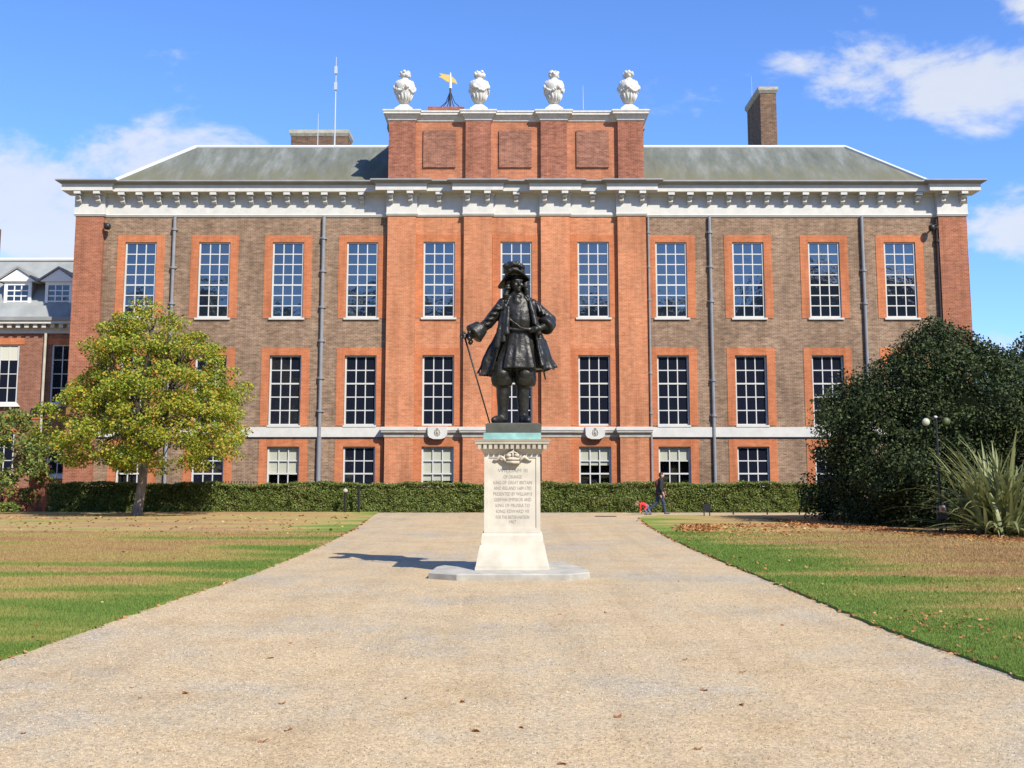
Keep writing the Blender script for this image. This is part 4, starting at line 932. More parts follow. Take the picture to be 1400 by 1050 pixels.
    bl(b, F_(7.6, 0, 178.8), 2.6, 2.2, 2.2, 10, 6)
    me = remesh(b, 1.0 * U, 2, .4); me.materials.append(M['bronze']); crumple(me, .55 * U, 5.5, 186)
    for v in me.vertices: v.co -= Vector((0, DP, SB))
    link('figure', me, statue, Vector((0, DP, SB)))
    # long wig
    h = MB(); rq = random.Random(4)
    for s_, x0 in ((-1, -3.5), (1, 17)):
        for k in range(16):
            z = 194 - k * 2.3; bl(h, (x0 + s_ * (k * .32 + rq.random() * 2.5), 0 - 5 * math.sin(k * .21) + rq.gauss(0, 1.4), z), 4.0 + rq.random() * 1.3, 4.6, 2.6, 10, 6)
            bl(h, (x0 + s_ * (-1.5 + k * .2), 5 + rq.gauss(0, 1), z), 4.6, 5, 3.2, 10, 6)
    for k in range(9): bl(h, (6.5 + rq.gauss(0, 4), 8, 198 - k * 4), 8, 5, 5, 10, 6)
    me = remesh(h, 1.1 * U, 1, .4); me.materials.append(M['bronze'])
    for v in me.vertices: v.co -= Vector((0, DP, SB))
    link('wig', me, statue, Vector((0, DP, SB)))
    # hat: drooping brim, crown, band and plumes
    h = MB(); rings_t, rings_b = [], []
    for r_ in (0, .35, .62, .82, 1.0):
        rt, rb = [], []
        for k in range(36):
            a = 2 * math.pi * k / 36; x = 2.5 + 22 * r_ * math.cos(a); y = -2 + 20 * r_ * math.sin(a)
            ca, sa = math.cos(a), math.sin(a); z = 201 + r_ ** 1.6 * (-16 * max(0, -ca) ** 1.3 - 5.0 * max(0, ca) ** 1.5 + 4.5 * max(0, -sa) ** 2 - 9 * max(0, sa) + 1.2 * math.sin(3 * a))
            rt.append(P3(x, y, z + 1.3)); rb.append(P3(x, y, z - 1.3))
        rings_t.append(rt); rings_b.append(rb)
    h.rings(rings_t + rings_b[::-1])
    loft(h, [(3, -1, 199, 13.6, 12.6), (3, -1, 206, 12.4, 11.6), (2.6, -1, 213, 11.6, 10.8), (2.4, -1, 216.5, 9.6, 9), (2, -1, 218, 5, 5)], 28)
    for k in range(15):
        a = k * .42; bl(h, (2.8 + 12.6 * math.cos(a), -1 + 11.6 * math.sin(a), 205.5 + rq.gauss(0, .5)), 2.6, 2.6, 1.7, 8, 5)
    for k in range(22):                      # ostrich plume sweeping round the crown
        a = 3.5 + k * .155; bl(h, (2.8 + 11.8 * math.cos(a) , -1 + 11 * math.sin(a), 209 + 5.5 * math.sin(k * .16) + rq.gauss(0, .7)), 3.6, 3.4, 3.0, 8, 5)
    bl(h, (12, -11, 212), 3, 3, 3.4); bl(h, (-8, -8, 213), 5, 4, 3.6); bl(h, (-2, 0, 218), 5, 5, 3)
    me = remesh(h, .95 * U, 1, .4); me.materials.append(M['bronze'])
    for v in me.vertices: v.co -= Vector((0, DP, SB))
    link('hat', me, statue, Vector((0, DP, SB)))
    # long open coat with flaring pleated skirts
    lev = [(7, 1, 172, 15, 10, 34), (8, 1, 167, 20, 12, 34), (8, 1, 158, 24, 15, 36), (8, 0, 146, 26, 18, 38), (9, 0, 134, 27, 19, 42), (9, 0, 122, 30, 20.5, 44), (9, 1, 110, 34.5, 22.5, 42), (8, 2, 98, 39, 25, 39), (8, 3, 86, 43.5, 27, 37), (7.5, 4, 75, 47.5, 29, 35), (7.5, 4, 70, 48.5, 30, 35)]
    seg = 64; O, I = [], []
    for i, (cx, cy, cz, rx, ry, op) in enumerate(lev):
        ro, ri = [], []; t = i / (len(lev) - 1); amp = .035 + .115 * max(0, t - .35) / .65
        for k in range(seg + 1):
            a = R(-90 + op) + (2 * math.pi - 2 * R(op)) * k / seg
            f = 1 + amp * math.sin(11 * a + .8 * math.sin(2 * a)) + .35 * amp * math.sin(23 * a + 1)
            edge = min(k, seg - k) / 5; lap = .12 * max(0, 1 - edge)
            dz = 4.5 * t * math.cos(a) if cz < 80 else 0
            hemz = (3.0 * math.sin(5 * a) if i >= 9 else 0)
            ro.append(P3(cx + rx * (f + lap * .4) * math.cos(a), cy + ry * (f + lap) * math.sin(a), cz + dz + hemz)); ri.append(P3(cx + (rx * f - 2.6) * math.cos(a), cy + (ry * f - 2.6) * math.sin(a), cz + dz + hemz))
        O.append(ro); I.append(ri)
    c_ = MB(); nn = seg + 1; n_l = len(lev)
    vs = [p for r_ in O for p in r_] + [p for r_ in I for p in r_]; off = nn * n_l; fs = []
    for i in range(n_l - 1):
        for k in range(seg):
            a = i * nn + k; fs.append((a, a + 1, a + nn + 1, a + nn)); fs.append((off + a, off + a + nn, off + a + nn + 1, off + a + 1))
        a = i * nn; fs.append((a, a + nn, off + a + nn, off + a)); a = i * nn + seg; fs.append((a, off + a, off + a + nn, a + nn))
    for k in range(seg):
        a = k; fs.append((a, off + a, off + a + 1, a + 1)); a = (n_l - 1) * nn + k; fs.append((a, a + 1, off + a + 1, off + a))
    c_.add(vs, fs)
    # hanging sash and lapel folds, buttons of the open front
    for (x0, x1, z1, z0, y0) in ((-9, -12, 160, 108, -15.5), (-13, -20, 150, 100, -14.5), (-5, -7, 156, 118, -17), (24, 31, 165, 132, -14), (28, 36, 158, 118, -13)):
        c_.tube([P3(x0, y0 + 1, z1), P3((x0 + x1) / 2, y0 - 2.2, (z1 + z0) / 2), P3(x1, y0 - 3, z0)], [2.2 * U, 3.2 * U, 3.8 * U], 10)
    c_.tube([P3(-12, -15, 150), P3(0, -19, 136), P3(12, -20.5, 127), P3(25, -19, 124)], [1.6 * U, 1.8 * U, 1.8 * U, 1.6 * U], 8)
    c_.tube([P3(-8, -17, 127), P3(10, -19, 124), P3(26, -18, 126)], [2.0 * U, 2.4 * U, 2 * U], 8)
    # drape caught over the far hip, scabbard tail
    for k in range(5): c_.tube([P3(35 + k * 2, -13 + k * 3, 112), P3(40 + k * 2.4, -14 + k * 4, 92), P3(43 + k * 2.8, -12 + k * 5, 72 + k * 3)], [2.4 * U, 3.4 * U, 2.6 * U], 8)
    me = remesh(c_, 1.1 * U, 1, .4); me.materials.append(M['bronze']); crumple(me, 1.5 * U, 4.2, 999)
    for v in me.vertices: v.co -= Vector((0, DP, SB))
    link('coat', me, statue, Vector((0, DP, SB)))
    c2 = MB(); c2.tube([P3(-64.5, -9, 119), P3(-29.5, -14, .2)], [1.25 * U, .9 * U], 10); c2.ball(P3(-65, -9, 121), 2.8 * U); c2.build('cane', M['bronze'], statue, smooth=True)
    s_ = MB(); s_.tube([P3(30, 6, 118), P3(40, 22, 88), P3(46, 34, 62)], [1.6 * U, 1.5 * U, 1 * U], 8); s_.build('scabbard', M['bronze'], statue, smooth=True)
make_statue()

# ------------------------------------------------------------------ hedge, railing
gh = np.random.default_rng(21)
hx0, hx1 = at(60, 690, HY).x, at(1135, 690, HY).x; hh = 1.30; hd = 1.1
hedge = thing('hedge', ((hx0 + hx1) / 2, HY + .5, 0), 'long clipped green hedge along the foot of the palace', 'hedge')
core = MB(); xs = np.linspace(hx0 + .15, hx1 - .15, 160)
for a, b_ in zip(xs[:-1], xs[1:]): core.box(a, b_, HY + .42, HY + hd, .03, hh - .16 + .03 * math.sin(a * 2.1))
core.build('inner_twigs', M['dark_bark'], hedge)
def hedge_leaves():
    n = 110000; x = hx0 + gh.random(n) * (hx1 - hx0); which = gh.random(n)
    z = gh.random(n) * hh
    def lumps(cx, cz, seed):
        g2 = np.random.default_rng(seed); grid = g2.random((int(45 / cx) + 3, int(2 / cz) + 3)); u = (x - hx0) / cx; v = z / cz
        i, j = u.astype(int), v.astype(int); fu, fv = u - i, v - j; fu = fu * fu * (3 - 2 * fu); fv = fv * fv * (3 - 2 * fv)
        return (grid[i, j] * (1 - fu) + grid[i + 1, j] * fu) * (1 - fv) + (grid[i, j + 1] * (1 - fu) + grid[i + 1, j + 1] * fu) * fv
    y = HY + .04 + .20 * lumps(.55, .5, 1) + .13 * lumps(.22, .2, 2) + gh.random(n) ** 2 * .14 + .12 * (z / hh - .5) ** 2
    top = which > .70
    z2 = hh - .07 + .05 * np.sin(x * 1.3) + .03 * np.sin(x * 5.1) + gh.normal(size=n) * .03
    z = np.where(top, z2, z); y = np.where(top, HY + .1 + gh.random(n) * hd, y)
    # the hedge dips where the railing shows behind it
    low = np.exp(-((x - at(325, 660, HY).x) / .75) ** 2) * .09; z = np.where(top, z - low, np.minimum(z, z2 - low))
    C = np.stack([x, y, z], 1); out = np.where(top[:, None], np.array([[0, -.2, 1.0]]), np.array([[0.1, -1.0, .35]]))
    foliage('foliage', C, .05 + .06 * gh.random(n), M['hedge_leaf'], hedge, 1, out, .8)
hedge_leaves()
rail = thing('iron_railing', (at(325, 660, HY + 1.6).x, HY + 1.6, 0), 'black iron spiked railing just showing above the hedge right of the maple', 'railing')
ra, rb_ = at(296, 660, HY + 1.6).x, at(350, 660, HY + 1.6).x
MB().box(ra, rb_, HY + 1.58, HY + 1.62, 1.10, 1.14).build('rail', M['dark_iron'], rail)
bmsh = MB(); bmsh.tube([(0, 0, 0), (0, 0, 1.26)], .012, 6); bmsh.tube([(0, 0, 1.26), (0, 0, 1.29), (0, 0, 1.36)], [.014, .026, .002], 6)
bm2 = bmsh.build('bar', M['dark_iron'], mesh_only=True, origin=Vector((0, 0, 0)))
xx = ra + .05
while xx < rb_: link('bar', bm2, rail, Vector((xx, HY + 1.6, .02))); xx += .125
MB().box(ra - .05, ra + .03, HY + 1.56, HY + 1.64, 0, 1.45).build('post', M['dark_iron'], rail)

# ------------------------------------------------------------------ trees and plants
def limb(mb, p, q, r0, r1, seg=7, bend=.15, rq=random):
    p, q = Vector(p), Vector(q); L_ = (q - p).length; m1 = p.lerp(q, .35) + Vector((rq.gauss(0, bend), rq.gauss(0, bend), abs(rq.gauss(0, bend)) * .6)) * L_ * .5; m2 = p.lerp(q, .7) + Vector((rq.gauss(0, bend), rq.gauss(0, bend), rq.gauss(0, bend))) * L_ * .35
    mb.tube([p, m1, m2, q], [r0, r0 + (r1 - r0) * .35, r0 + (r1 - r0) * .7, r1], seg)
def clumps_in(prof, cx, cy, n, seed, fill=.55):
    g = np.random.default_rng(seed); zs = [p[0] for p in prof]; rs = [p[1] for p in prof]; out = []
    while len(out) < n:
        z = g.uniform(zs[0], zs[-1]); r = np.interp(z, zs, rs)
        if g.random() > (r / max(rs)) ** 1.1: continue
        q = r * (fill + (1 - fill) * g.random() ** .5); a = g.random() * 6.283
        out.append((cx + q * math.cos(a), cy + q * math.sin(a), z))
    return np.array(out)
def tree_maple():
    b = onground(187, 706); t = thing('maple_tree', b, 'yellowing young maple tree with orange tinted leaves on the left lawn', 'tree')
    rq = random.Random(8); g = np.random.default_rng(8); cx, cy = at(208, 560, b.y).x, b.y
    fork = Vector((at(199, 622, b.y).x, b.y, at(199, 622, b.y).z))
    tr = MB(); tr.tube([b + Vector((0, 0, -.05)), b + Vector((.02, 0, .25)), b.lerp(fork, .5) + Vector((.02, 0, 0)), fork], [.27, .20, .175, .15], 12); tr.build('trunk', M['bark'], t, smooth=True)
    prof = [(1.9, 2.1), (2.4, 3.3), (3.2, 4.1), (4.2, 3.95), (5.2, 3.45), (6.2, 2.9), (7.2, 2.2), (8.1, 1.35), (8.7, .55)]
    C = clumps_in(prof, cx, cy, 290, 8, .45)
    a_ = np.arctan2(C[:, 1] - cy, C[:, 0] - cx); wob = .98 + .13 * np.sin(3 * a_ + 1.1 * C[:, 2]) + .11 * np.sin(5 * a_ - 2.3 * C[:, 2]) + .05 * np.sin(9 * a_ + 4 * C[:, 2])
    C[:, 0] = cx + (C[:, 0] - cx) * wob; C[:, 1] = cy + (C[:, 1] - cy) * wob
    lm = MB(); mains = []
    for k in range(7):
        a = k * .9 + .3; e = (2.4, 3.6, 2.0, 4.6, 3.0, 5.4, 3.8)[k]; rr_ = (2.2, 1.8, 2.4, 1.1, 2.0, .5, 1.5)[k]
        p = Vector((cx + rr_ * math.cos(a), cy + rr_ * math.sin(a), fork.z + e)); mains.append(p); limb(lm, fork - Vector((0, 0, .1)), p, .11, .05, 8, .12, rq)
    for c in C[::2]:
        m_ = min(mains, key=lambda q: (q - Vector(c)).length + max(0, q.z - c[2])); limb(lm, fork.lerp(m_, .55 + .4 * rq.random()), Vector(c), .035, .012, 5, .1, rq)
    lm.build('limbs', M['dark_bark'], t, smooth=True)
    n = 220; L_, O, Sz = [], [], []
    for c in C:
        r = .38 + .28 * g.random(); d = g.normal(size=(n, 3)); d /= np.linalg.norm(d, axis=1, keepdims=True); q = r * (.35 + .65 * g.random((n, 1)) ** .5)
        p = c + d * q * np.array([1.15, 1.15, .62]); L_.append(p); O.append(d * .5 + np.array([0, -.1, .7])); Sz.append(.065 + .075 * g.random(n) ** 1.3)
    foliage('crown', np.concatenate(L_), np.concatenate(Sz), M['maple_leaf'], t, 8, np.concatenate(O), .9, .85)
tree_maple()
def bushy(name, b, prof, ncl, nl, lsz, mat, label, cat, seed, r_cl=(.4, .3), trunk=(.1, 1.5), centre=(0, 0), fill=.62, inner=True, group=None, spiky=0, flat=.8):
    t = thing(name, b, label, cat, group); g = np.random.default_rng(seed); rq = random.Random(seed)
    tr = MB(); top = Vector(b) + Vector((centre[0], centre[1], trunk[1])); tr.tube([Vector(b) + Vector((0, 0, -.05)), top], [trunk[0], trunk[0] * .6], 8)
    C = clumps_in(prof, b[0] + centre[0], b[1] + centre[1], ncl, seed, fill); a_ = np.arctan2(C[:, 1] - b[1], C[:, 0] - b[0]); wob = 1 + .10 * np.sin(3 * a_ + 1.3 * C[:, 2]) + .08 * np.sin(6 * a_ - 2 * C[:, 2]) + .06 * np.sin(11 * a_ + 3.1 * C[:, 2])
    C[:, 0] = b[0] + centre[0] + (C[:, 0] - b[0] - centre[0]) * wob; C[:, 1] = b[1] + centre[1] + (C[:, 1] - b[1] - centre[1]) * wob
    for c in C[::6]: limb(tr, top - Vector((0, 0, .2)), Vector(c), trunk[0] * .4, .012, 5, .1, rq)
    tr.build('trunk', M['dark_bark'], t, smooth=True)
    L_, O, Sz = [], [], []
    for c in C:
        r = r_cl[0] + r_cl[1] * g.random(); d = g.normal(size=(nl, 3)); d /= np.linalg.norm(d, axis=1, keepdims=True); q = r * (.3 + .7 * g.random((nl, 1)) ** .5)
        sc3 = np.array([1, 1, flat]); p = c + d * q * sc3
        if spiky: p[:, 2] += np.abs(g.normal(size=nl)) * spiky * (1 - (q[:, 0] / r))
        L_.append(p); O.append(d + np.array([0, 0, .3])); Sz.append(lsz * (.7 + .6 * g.random(nl)))
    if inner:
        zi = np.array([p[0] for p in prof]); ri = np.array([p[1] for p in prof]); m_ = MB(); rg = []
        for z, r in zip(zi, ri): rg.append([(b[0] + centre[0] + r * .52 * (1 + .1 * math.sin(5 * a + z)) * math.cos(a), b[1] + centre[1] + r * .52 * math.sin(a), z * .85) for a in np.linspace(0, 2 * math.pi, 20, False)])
        m_.rings(rg); m_.build('dark_core', M['inner_dark'], t, smooth=True)  # opaque core added to close gaps; the inside shade is in its colour
    L_ = np.concatenate(L_); ok = L_[:, 2] > .04
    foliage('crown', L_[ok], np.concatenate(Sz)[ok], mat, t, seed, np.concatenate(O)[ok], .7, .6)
    return t
bl0 = onground(8, 697)
bushy('leafy_shrub', (at(2, 690, 51).x, 51, 0), [(.5, .8), (1.2, 2.0), (2.4, 2.3), (3.4, 1.8), (4.3, .7)], 70, 110, .17, M['shrub_leaf'], 'loose green shrub with a few yellow leaves at the left edge before the wing', 'shrub', 31, trunk=(.07, 1.6), inner=False)
bushy('low_plant', (at(12, 698, 49.4).x, 49.4, 0), [(.05, .5), (.2, .55), (.42, .2)], 14, 60, .12, M['shrub_leaf'], 'low bright green plant at the foot of the brick pier on far left', 'plant', 32, r_cl=(.12, .1), trunk=(.02, .2), inner=False)
pz = at(52, 680, 51.5); pier = MB(); pier.box(pz.x - .33, pz.x + .33, 51.2, 51.8, 0, 1.95); pier.box(pz.x - .40, pz.x + .40, 51.13, 51.87, 1.952, 2.07)
tag(pier.build('brick_pier', M['pavilion_brick']), 'short red brick gate pier at the left end of the hedge', 'pier')
gw = MB(); gw.box(-60, pz.x - .34, 51.4, 51.62, 0, .95); gw.box(-60, pz.x - .34, 51.36, 51.66, .952, 1.03)
tag(gw.build('garden_wall', M['pavilion_brick']), 'low brick garden wall behind the shrub at the left edge', 'wall')
# big dark holly and the conifers beside it
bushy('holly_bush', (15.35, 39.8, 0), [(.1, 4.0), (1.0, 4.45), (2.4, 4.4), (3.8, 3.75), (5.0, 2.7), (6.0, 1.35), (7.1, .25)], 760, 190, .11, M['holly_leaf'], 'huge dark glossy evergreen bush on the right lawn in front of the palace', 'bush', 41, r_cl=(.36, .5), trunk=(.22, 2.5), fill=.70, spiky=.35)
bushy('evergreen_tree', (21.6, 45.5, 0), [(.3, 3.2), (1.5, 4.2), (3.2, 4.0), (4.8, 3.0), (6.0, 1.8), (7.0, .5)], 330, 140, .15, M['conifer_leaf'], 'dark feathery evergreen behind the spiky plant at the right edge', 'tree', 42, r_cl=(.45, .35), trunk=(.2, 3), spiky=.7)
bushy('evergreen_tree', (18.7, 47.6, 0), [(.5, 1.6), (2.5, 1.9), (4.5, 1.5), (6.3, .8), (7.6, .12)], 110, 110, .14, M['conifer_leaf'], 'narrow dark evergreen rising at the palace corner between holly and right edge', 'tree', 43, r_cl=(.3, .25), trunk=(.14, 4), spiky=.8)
# New Zealand flax
def flax():
    b = onground(1374, 733); t = thing('flax_plant', b, 'spiky clump of long sword shaped green leaves at right edge', 'plant')
    rq = random.Random(13); meshes = []
    for v in range(12):
        L_ = 2.0 + 1.1 * rq.random(); droop = rq.choice((.12, .25, .45, .7)); mb = MB(); n = 9; rows = []
        for i in range(n + 1):
            s = i / n; ang = R(6) + droop * 1.9 * s ** 2; 
            rows.append((s, ang))
        x = z = 0; pr = []
        for i, (s, ang) in enumerate(rows):
            if i: x += math.sin(ang) * L_ / n; z += math.cos(ang) * L_ / n
            w = .062 * (1 - s ** 3) * (.55 + .45 * min(1, s * 4)) + .002
            pr.append([(x, -w, z), (x + .018 * (1 - s), 0, z - .004), (x, w, z)])
        mb.rings(pr, False, False); meshes.append(mb.build('leaf', M['blade_leaf'], mesh_only=True, origin=Vector((0, 0, 0))))
    for k in range(300):
        o = link('leaf', meshes[k % 12], t, b + Vector((rq.gauss(0, .28), rq.gauss(0, .25), 0)))
        tilt = abs(rq.gauss(0, 40)); o.rotation_euler = (0, R(min(tilt, 68)), rq.random() * 6.283); s = .8 + .35 * rq.random(); o.scale = (s, s, s)
    for tx, ty in ((-84, -25),):
        o = link('leaf', meshes[3], t, b + Vector((-.2, -.3, .12))); o.rotation_euler = (0, R(74), math.pi + R(ty) * .5); o.scale = (1, 1, 1)
    d = MB(); q = b + Vector((-1.15, .1, 0)); d.tube([q, q + Vector((.02, 0, .45)), q + Vector((.05, 0, .8)), q + Vector((.35, 0, .9))], [.012, .014, .03, .008], 6); d.build('dead_leaf_stalk', M['dead_leaf'], t)
flax()

# woodland across the gardens behind the camera (seen only as a reflection in the windows)
def woodland():
    g = np.random.default_rng(77); mb = MB()
    for k in range(90):
        x = -230 + 460 * k / 89 + g.normal() * 2; h = (30 + 4 * g.random()) if not 45 < x < 80 else 37 + 3 * g.random(); r = 7 + 4 * g.random(); y = -85 - 10 * g.random()
        mb.ball((x, y, h * .62), r, r * .9, h * .40, 12, 8); mb.ball((x + 3, y - 3, h * .3), r * 1.1, r, h * .34, 10, 6)
    o = mb.build('woodland', M['wood_leaf'], smooth=True); tag(o, 'far off dark trees across the gardens behind the viewer', 'woodland', kind='stuff')
woodland()

# ------------------------------------------------------------------ small things on the lawns
def sign_post(px, ytop, name, label, head=None):
    b = onground(px, 701.5); h = at(px, ytop, b.y).z; t = thing(name, b, label, 'post')
    p = MB(); p.tube([b, (b.x, b.y, h)], .055, 8); p.build('shaft', M['dark_iron'], t)
    if head == 'lamp': q = MB(); q.lathe([(.0, 0), (.10, .02), (.12, .08), (.08, .16), (.0, .19)], (b.x, b.y, h - .02), 12); q.build('head', M['stained_stone'], t, smooth=True)
    else: q = MB(); q.box(b.x - .08, b.x + .08, b.y - .05, b.y + .05, h + .001, h + .05); q.build('cap', M['dark_iron'], t); MB().tube([(b.x - .03, b.y, h - .55), (b.x - .25, b.y - .05, h - .45)], .03, 6).build('latch', M['dark_iron'], t)
    return t
sign_post(471.5, 673, 'bollard', 'dark post with a small pale head in front of the hedge', 'lamp')
sign_post(490.5, 668, 'gate_post', 'dark plain taller post in front of the hedge, right of the pale headed post')
def low_sign():
    b = onground(966.5, 705.5, .035); t = thing('lawn_sign', b, 'small black sign board on two legs at the back of the right lawn', 'sign')
    s = MB(); s.box(b.x - .16, b.x + .16, b.y - .03, b.y + .03, .24, .52); s.build('board', M['dark_iron'], t)
    for dx in (-.11, .11): MB().box(b.x + dx - .02, b.x + dx + .02, b.y - .02, b.y + .02, .03, .2395).build('leg', M['dark_iron'], t)
low_sign()
p0 = None
for px, lab in ((1002.5, 'short dark stake by the pale side path, nearest the black sign'), (1049, 'short dark stake by the pale side path, middle of three'), (1093, 'short dark stake by the pale side path, nearest the big bush')):
    b = onground(px, 703.5, .035); tag(MB().tube([(b.x, b.y, .03), (b.x, b.y, .27), (b.x, b.y, .29)], [.028, .028, .012], 8).build('lawn_stake', M['dark_iron']), lab, 'stake', 'stakes along the edge of the right lawn')
def round_lamp():
    Y = 33.6; a, c = at(1266, 577, Y), at(1294, 576, Y); xm = (a.x + c.x) / 2; t = thing('twin_lamp', (xm, Y, 0), 'dark post with one pale and one greenish round lamp before the bush', 'lamp post')
    m = MB(); m.tube([(xm, Y, 0), (xm, Y, a.z + .12)], [.045, .03], 8); m.tube([(a.x, Y, a.z), (a.x, Y, a.z + .12), (xm, Y, a.z + .14), (c.x, Y, a.z + .12), (c.x, Y, c.z)], .02, 6); m.build('post', M['dark_iron'], t)
    MB().ball(a, .115, .08, .115, 16, 10).build('pale_head', simple('pale_lamp', (.40, .41, .31), .5, .05, 3), t, smooth=True)
    MB().ball(c, .115, .08, .115, 16, 10).build('green_head', simple('green_lamp', (.085, .11, .035), .5, .5, 12), t, smooth=True)
    MB().ball((xm - .02, Y - .02, a.z + .15), .055, .04, .04, 8, 5).build('bracket_plate', M['portland'], t, smooth=True)
round_lamp()
def info_board():
    b = onground(1288, 731); Y = b.y; p = at(1288, 700, Y); t = thing('notice_board', (p.x, Y, 0), 'small grey notice board with orange and white print beside the flax', 'notice board')
    MB().box(p.x - .15, p.x + .15, Y - .03, Y + .03, p.z - .20, p.z + .22).build('board', simple('board_grey', (.06, .065, .075), .5, .1, 4), t)
    MB().box(p.x - .09, p.x + .09, Y - .036, Y - .031, p.z - .0, p.z + .19).build('print', simple('print_white', (.62, .60, .56), .6, .05, 4), t)
    MB().ball((p.x + .01, Y - .04, p.z + .08), .055, .006, .06, 12, 6).build('emblem', simple('print_orange', (.62, .2, .05), .6, .05, 4), t)
    for dx in (-.1, .1): MB().box(p.x + dx - .015, p.x + dx + .015, Y - .015, Y + .015, 0, p.z - .2005).build('leg', M['dark_iron'], t)
info_board()
gr = onground(828, 706, .004); tag(MB().box(gr.x - .42, gr.x + .42, gr.y - .3, gr.y + .3, .002, .012).build('drain_cover', M['rust_iron']), 'flat rusty drain cover in the gravel near the hedge', 'drain cover')

# ------------------------------------------------------------------ people
def figure_mesh(caps, balls, mats, pick, org, voxel=.016):
    b = MB()
    for p, q, r0, r1 in caps: b.capsule(p, q, r0, r1, 12)
    for c, rx, ry, rz in balls: b.ball(c, rx, ry, rz, 14, 9)
    me = remesh(b, voxel, 2, .4)
    for m_ in mats: me.materials.append(m_)
    me.polygons.foreach_set('material_index', [pick(p.center) for p in me.polygons]); me.update(); return me
M['skin'] = simple('skin', (.50, .29, .20), .55, .05, 8); M['jacket'] = simple('jacket', (.016, .016, .018), .75, .2, 12); M['jeans'] = simple('jeans', (.030, .045, .085), .8, .25, 12)
M['red_top'] = simple('red_top', (.62, .035, .030), .7, .1, 12); M['child_jeans'] = simple('child_jeans', (.10, .14, .24), .8, .2, 12); M['hair'] = simple('hair', (.022, .015, .011), .6, .2, 20); M['shoe'] = simple('shoe', (.10, .10, .10), .6, .2, 9); M['brown_hair'] = simple('brown_hair', (.16, .10, .06), .6, .2, 20)
def man():
    b = onground(902, 703); t = thing('person', b, 'person in black jacket and blue jeans striding right before the hedge', 'person')
    C = [((-.02, 0, .93), (.02, 0, 1.16), .125, .13), ((.02, 0, 1.16), (.05, 0, 1.40), .14, .145), ((.05, -.13, 1.41), (.05, .13, 1.41), .085, .085), ((.07, 0, 1.46), (.09, 0, 1.56), .055, .05),
         # front leg reaching right, rear leg trailing with the heel up
         ((.0, -.08, .90), (.16, -.08, .50), .115, .085), ((.16, -.08, .50), (.22, -.08, .10), .08, .058), ((.21, -.08, .055), (.40, -.08, .045), .05, .035),
         ((-.02, .08, .90), (-.10, .08, .50), .115, .085), ((-.10, .08, .50), (-.40, .08, .24), .08, .058), ((-.42, .08, .20), (-.38, .08, .05), .045, .035),
         # arms: near arm bent forward, far arm back
         ((.05, -.20, 1.39), (.02, -.24, 1.10), .062, .052), ((.02, -.24, 1.10), (.14, -.22, .88), .05, .038), ((.05, .20, 1.39), (.12, .24, 1.12), .062, .052), ((.12, .24, 1.12), (.26, .2, .95), .05, .038)]
    for y0, s in ((-.22, .14), (.2, .26)):
        zb = .86 if y0 < 0 else .93; C.append(((s, y0, zb + .01), (s + .02, y0, zb - .05), .035, .034))
        for k in range(4): C.append(((s + .0 + .016 * k, y0 - .02, zb - .06), (s + .015 + .016 * k, y0 - .01, zb - .13 + .01 * abs(k - 1.5)), .0125, .0105))
        C.append(((s + .03, y0 - .03, zb - .02), (s + .07, y0 - .04, zb - .07), .0135, .011))
    B = [((.105, 0, 1.655), .095, .075, .115), ((.155, 0, 1.62), .05, .05, .06), ((.205, 0, 1.645), .022, .016, .022), ((.185, -.03, 1.675), .014, .016, .012), ((.185, .03, 1.675), .014, .016, .012), ((.10, -.078, 1.65), .025, .014, .034), ((.10, .078, 1.65), .025, .014, .034)]
    C = [(Vector(p) * .985 + b, Vector(q) * .985 + b, r0, r1) for p, q, r0, r1 in C]; B = [(Vector(c) * .985 + b, x, y, z) for c, x, y, z in B]
    def pick(c):
        c = c - b
        if c.z > 1.49 or (c.z < .93 and c.z > .70 and abs(c.y) > .165): return 0
        if c.z > .84 : return 1
        if c.z < .085 and abs(c.x) > .1: return 3
        return 2
    me = figure_mesh(C, B, [M['skin'], M['jacket'], M['jeans'], M['shoe']], pick, b)
    for v in me.vertices: v.co -= b
    link('body', me, t, b)
    h = MB(); h.ball(b + Vector((.085, 0, 1.665)), .098, .085, .105, 14, 8); h.ball(b + Vector((.04, 0, 1.62)), .06, .08, .08, 12, 7); h.build('hair', M['hair'], t, smooth=True)
    j = MB(); j.rings([[b + Vector((cx + rx * math.cos(a), ry * math.sin(a), z)) for a in np.linspace(0, 2 * math.pi, 20, False)] for cx, rx, ry, z in ((-.01, .165, .19, .80), (-.005, .16, .19, .95), (.02, .155, .185, 1.12), (.045, .155, .19, 1.30), (.05, .13, .17, 1.41), (.075, .062, .07, 1.545))]); j.build('jacket', M['jacket'], t, smooth=True)
    bp = MB(); bp.ball(b + Vector((-.11, 0, 1.28)), .065, .12, .15, 12, 8); bp.build('backpack', simple('pack', (.09, .015, .015), .7, .2, 8), t, smooth=True)
man()
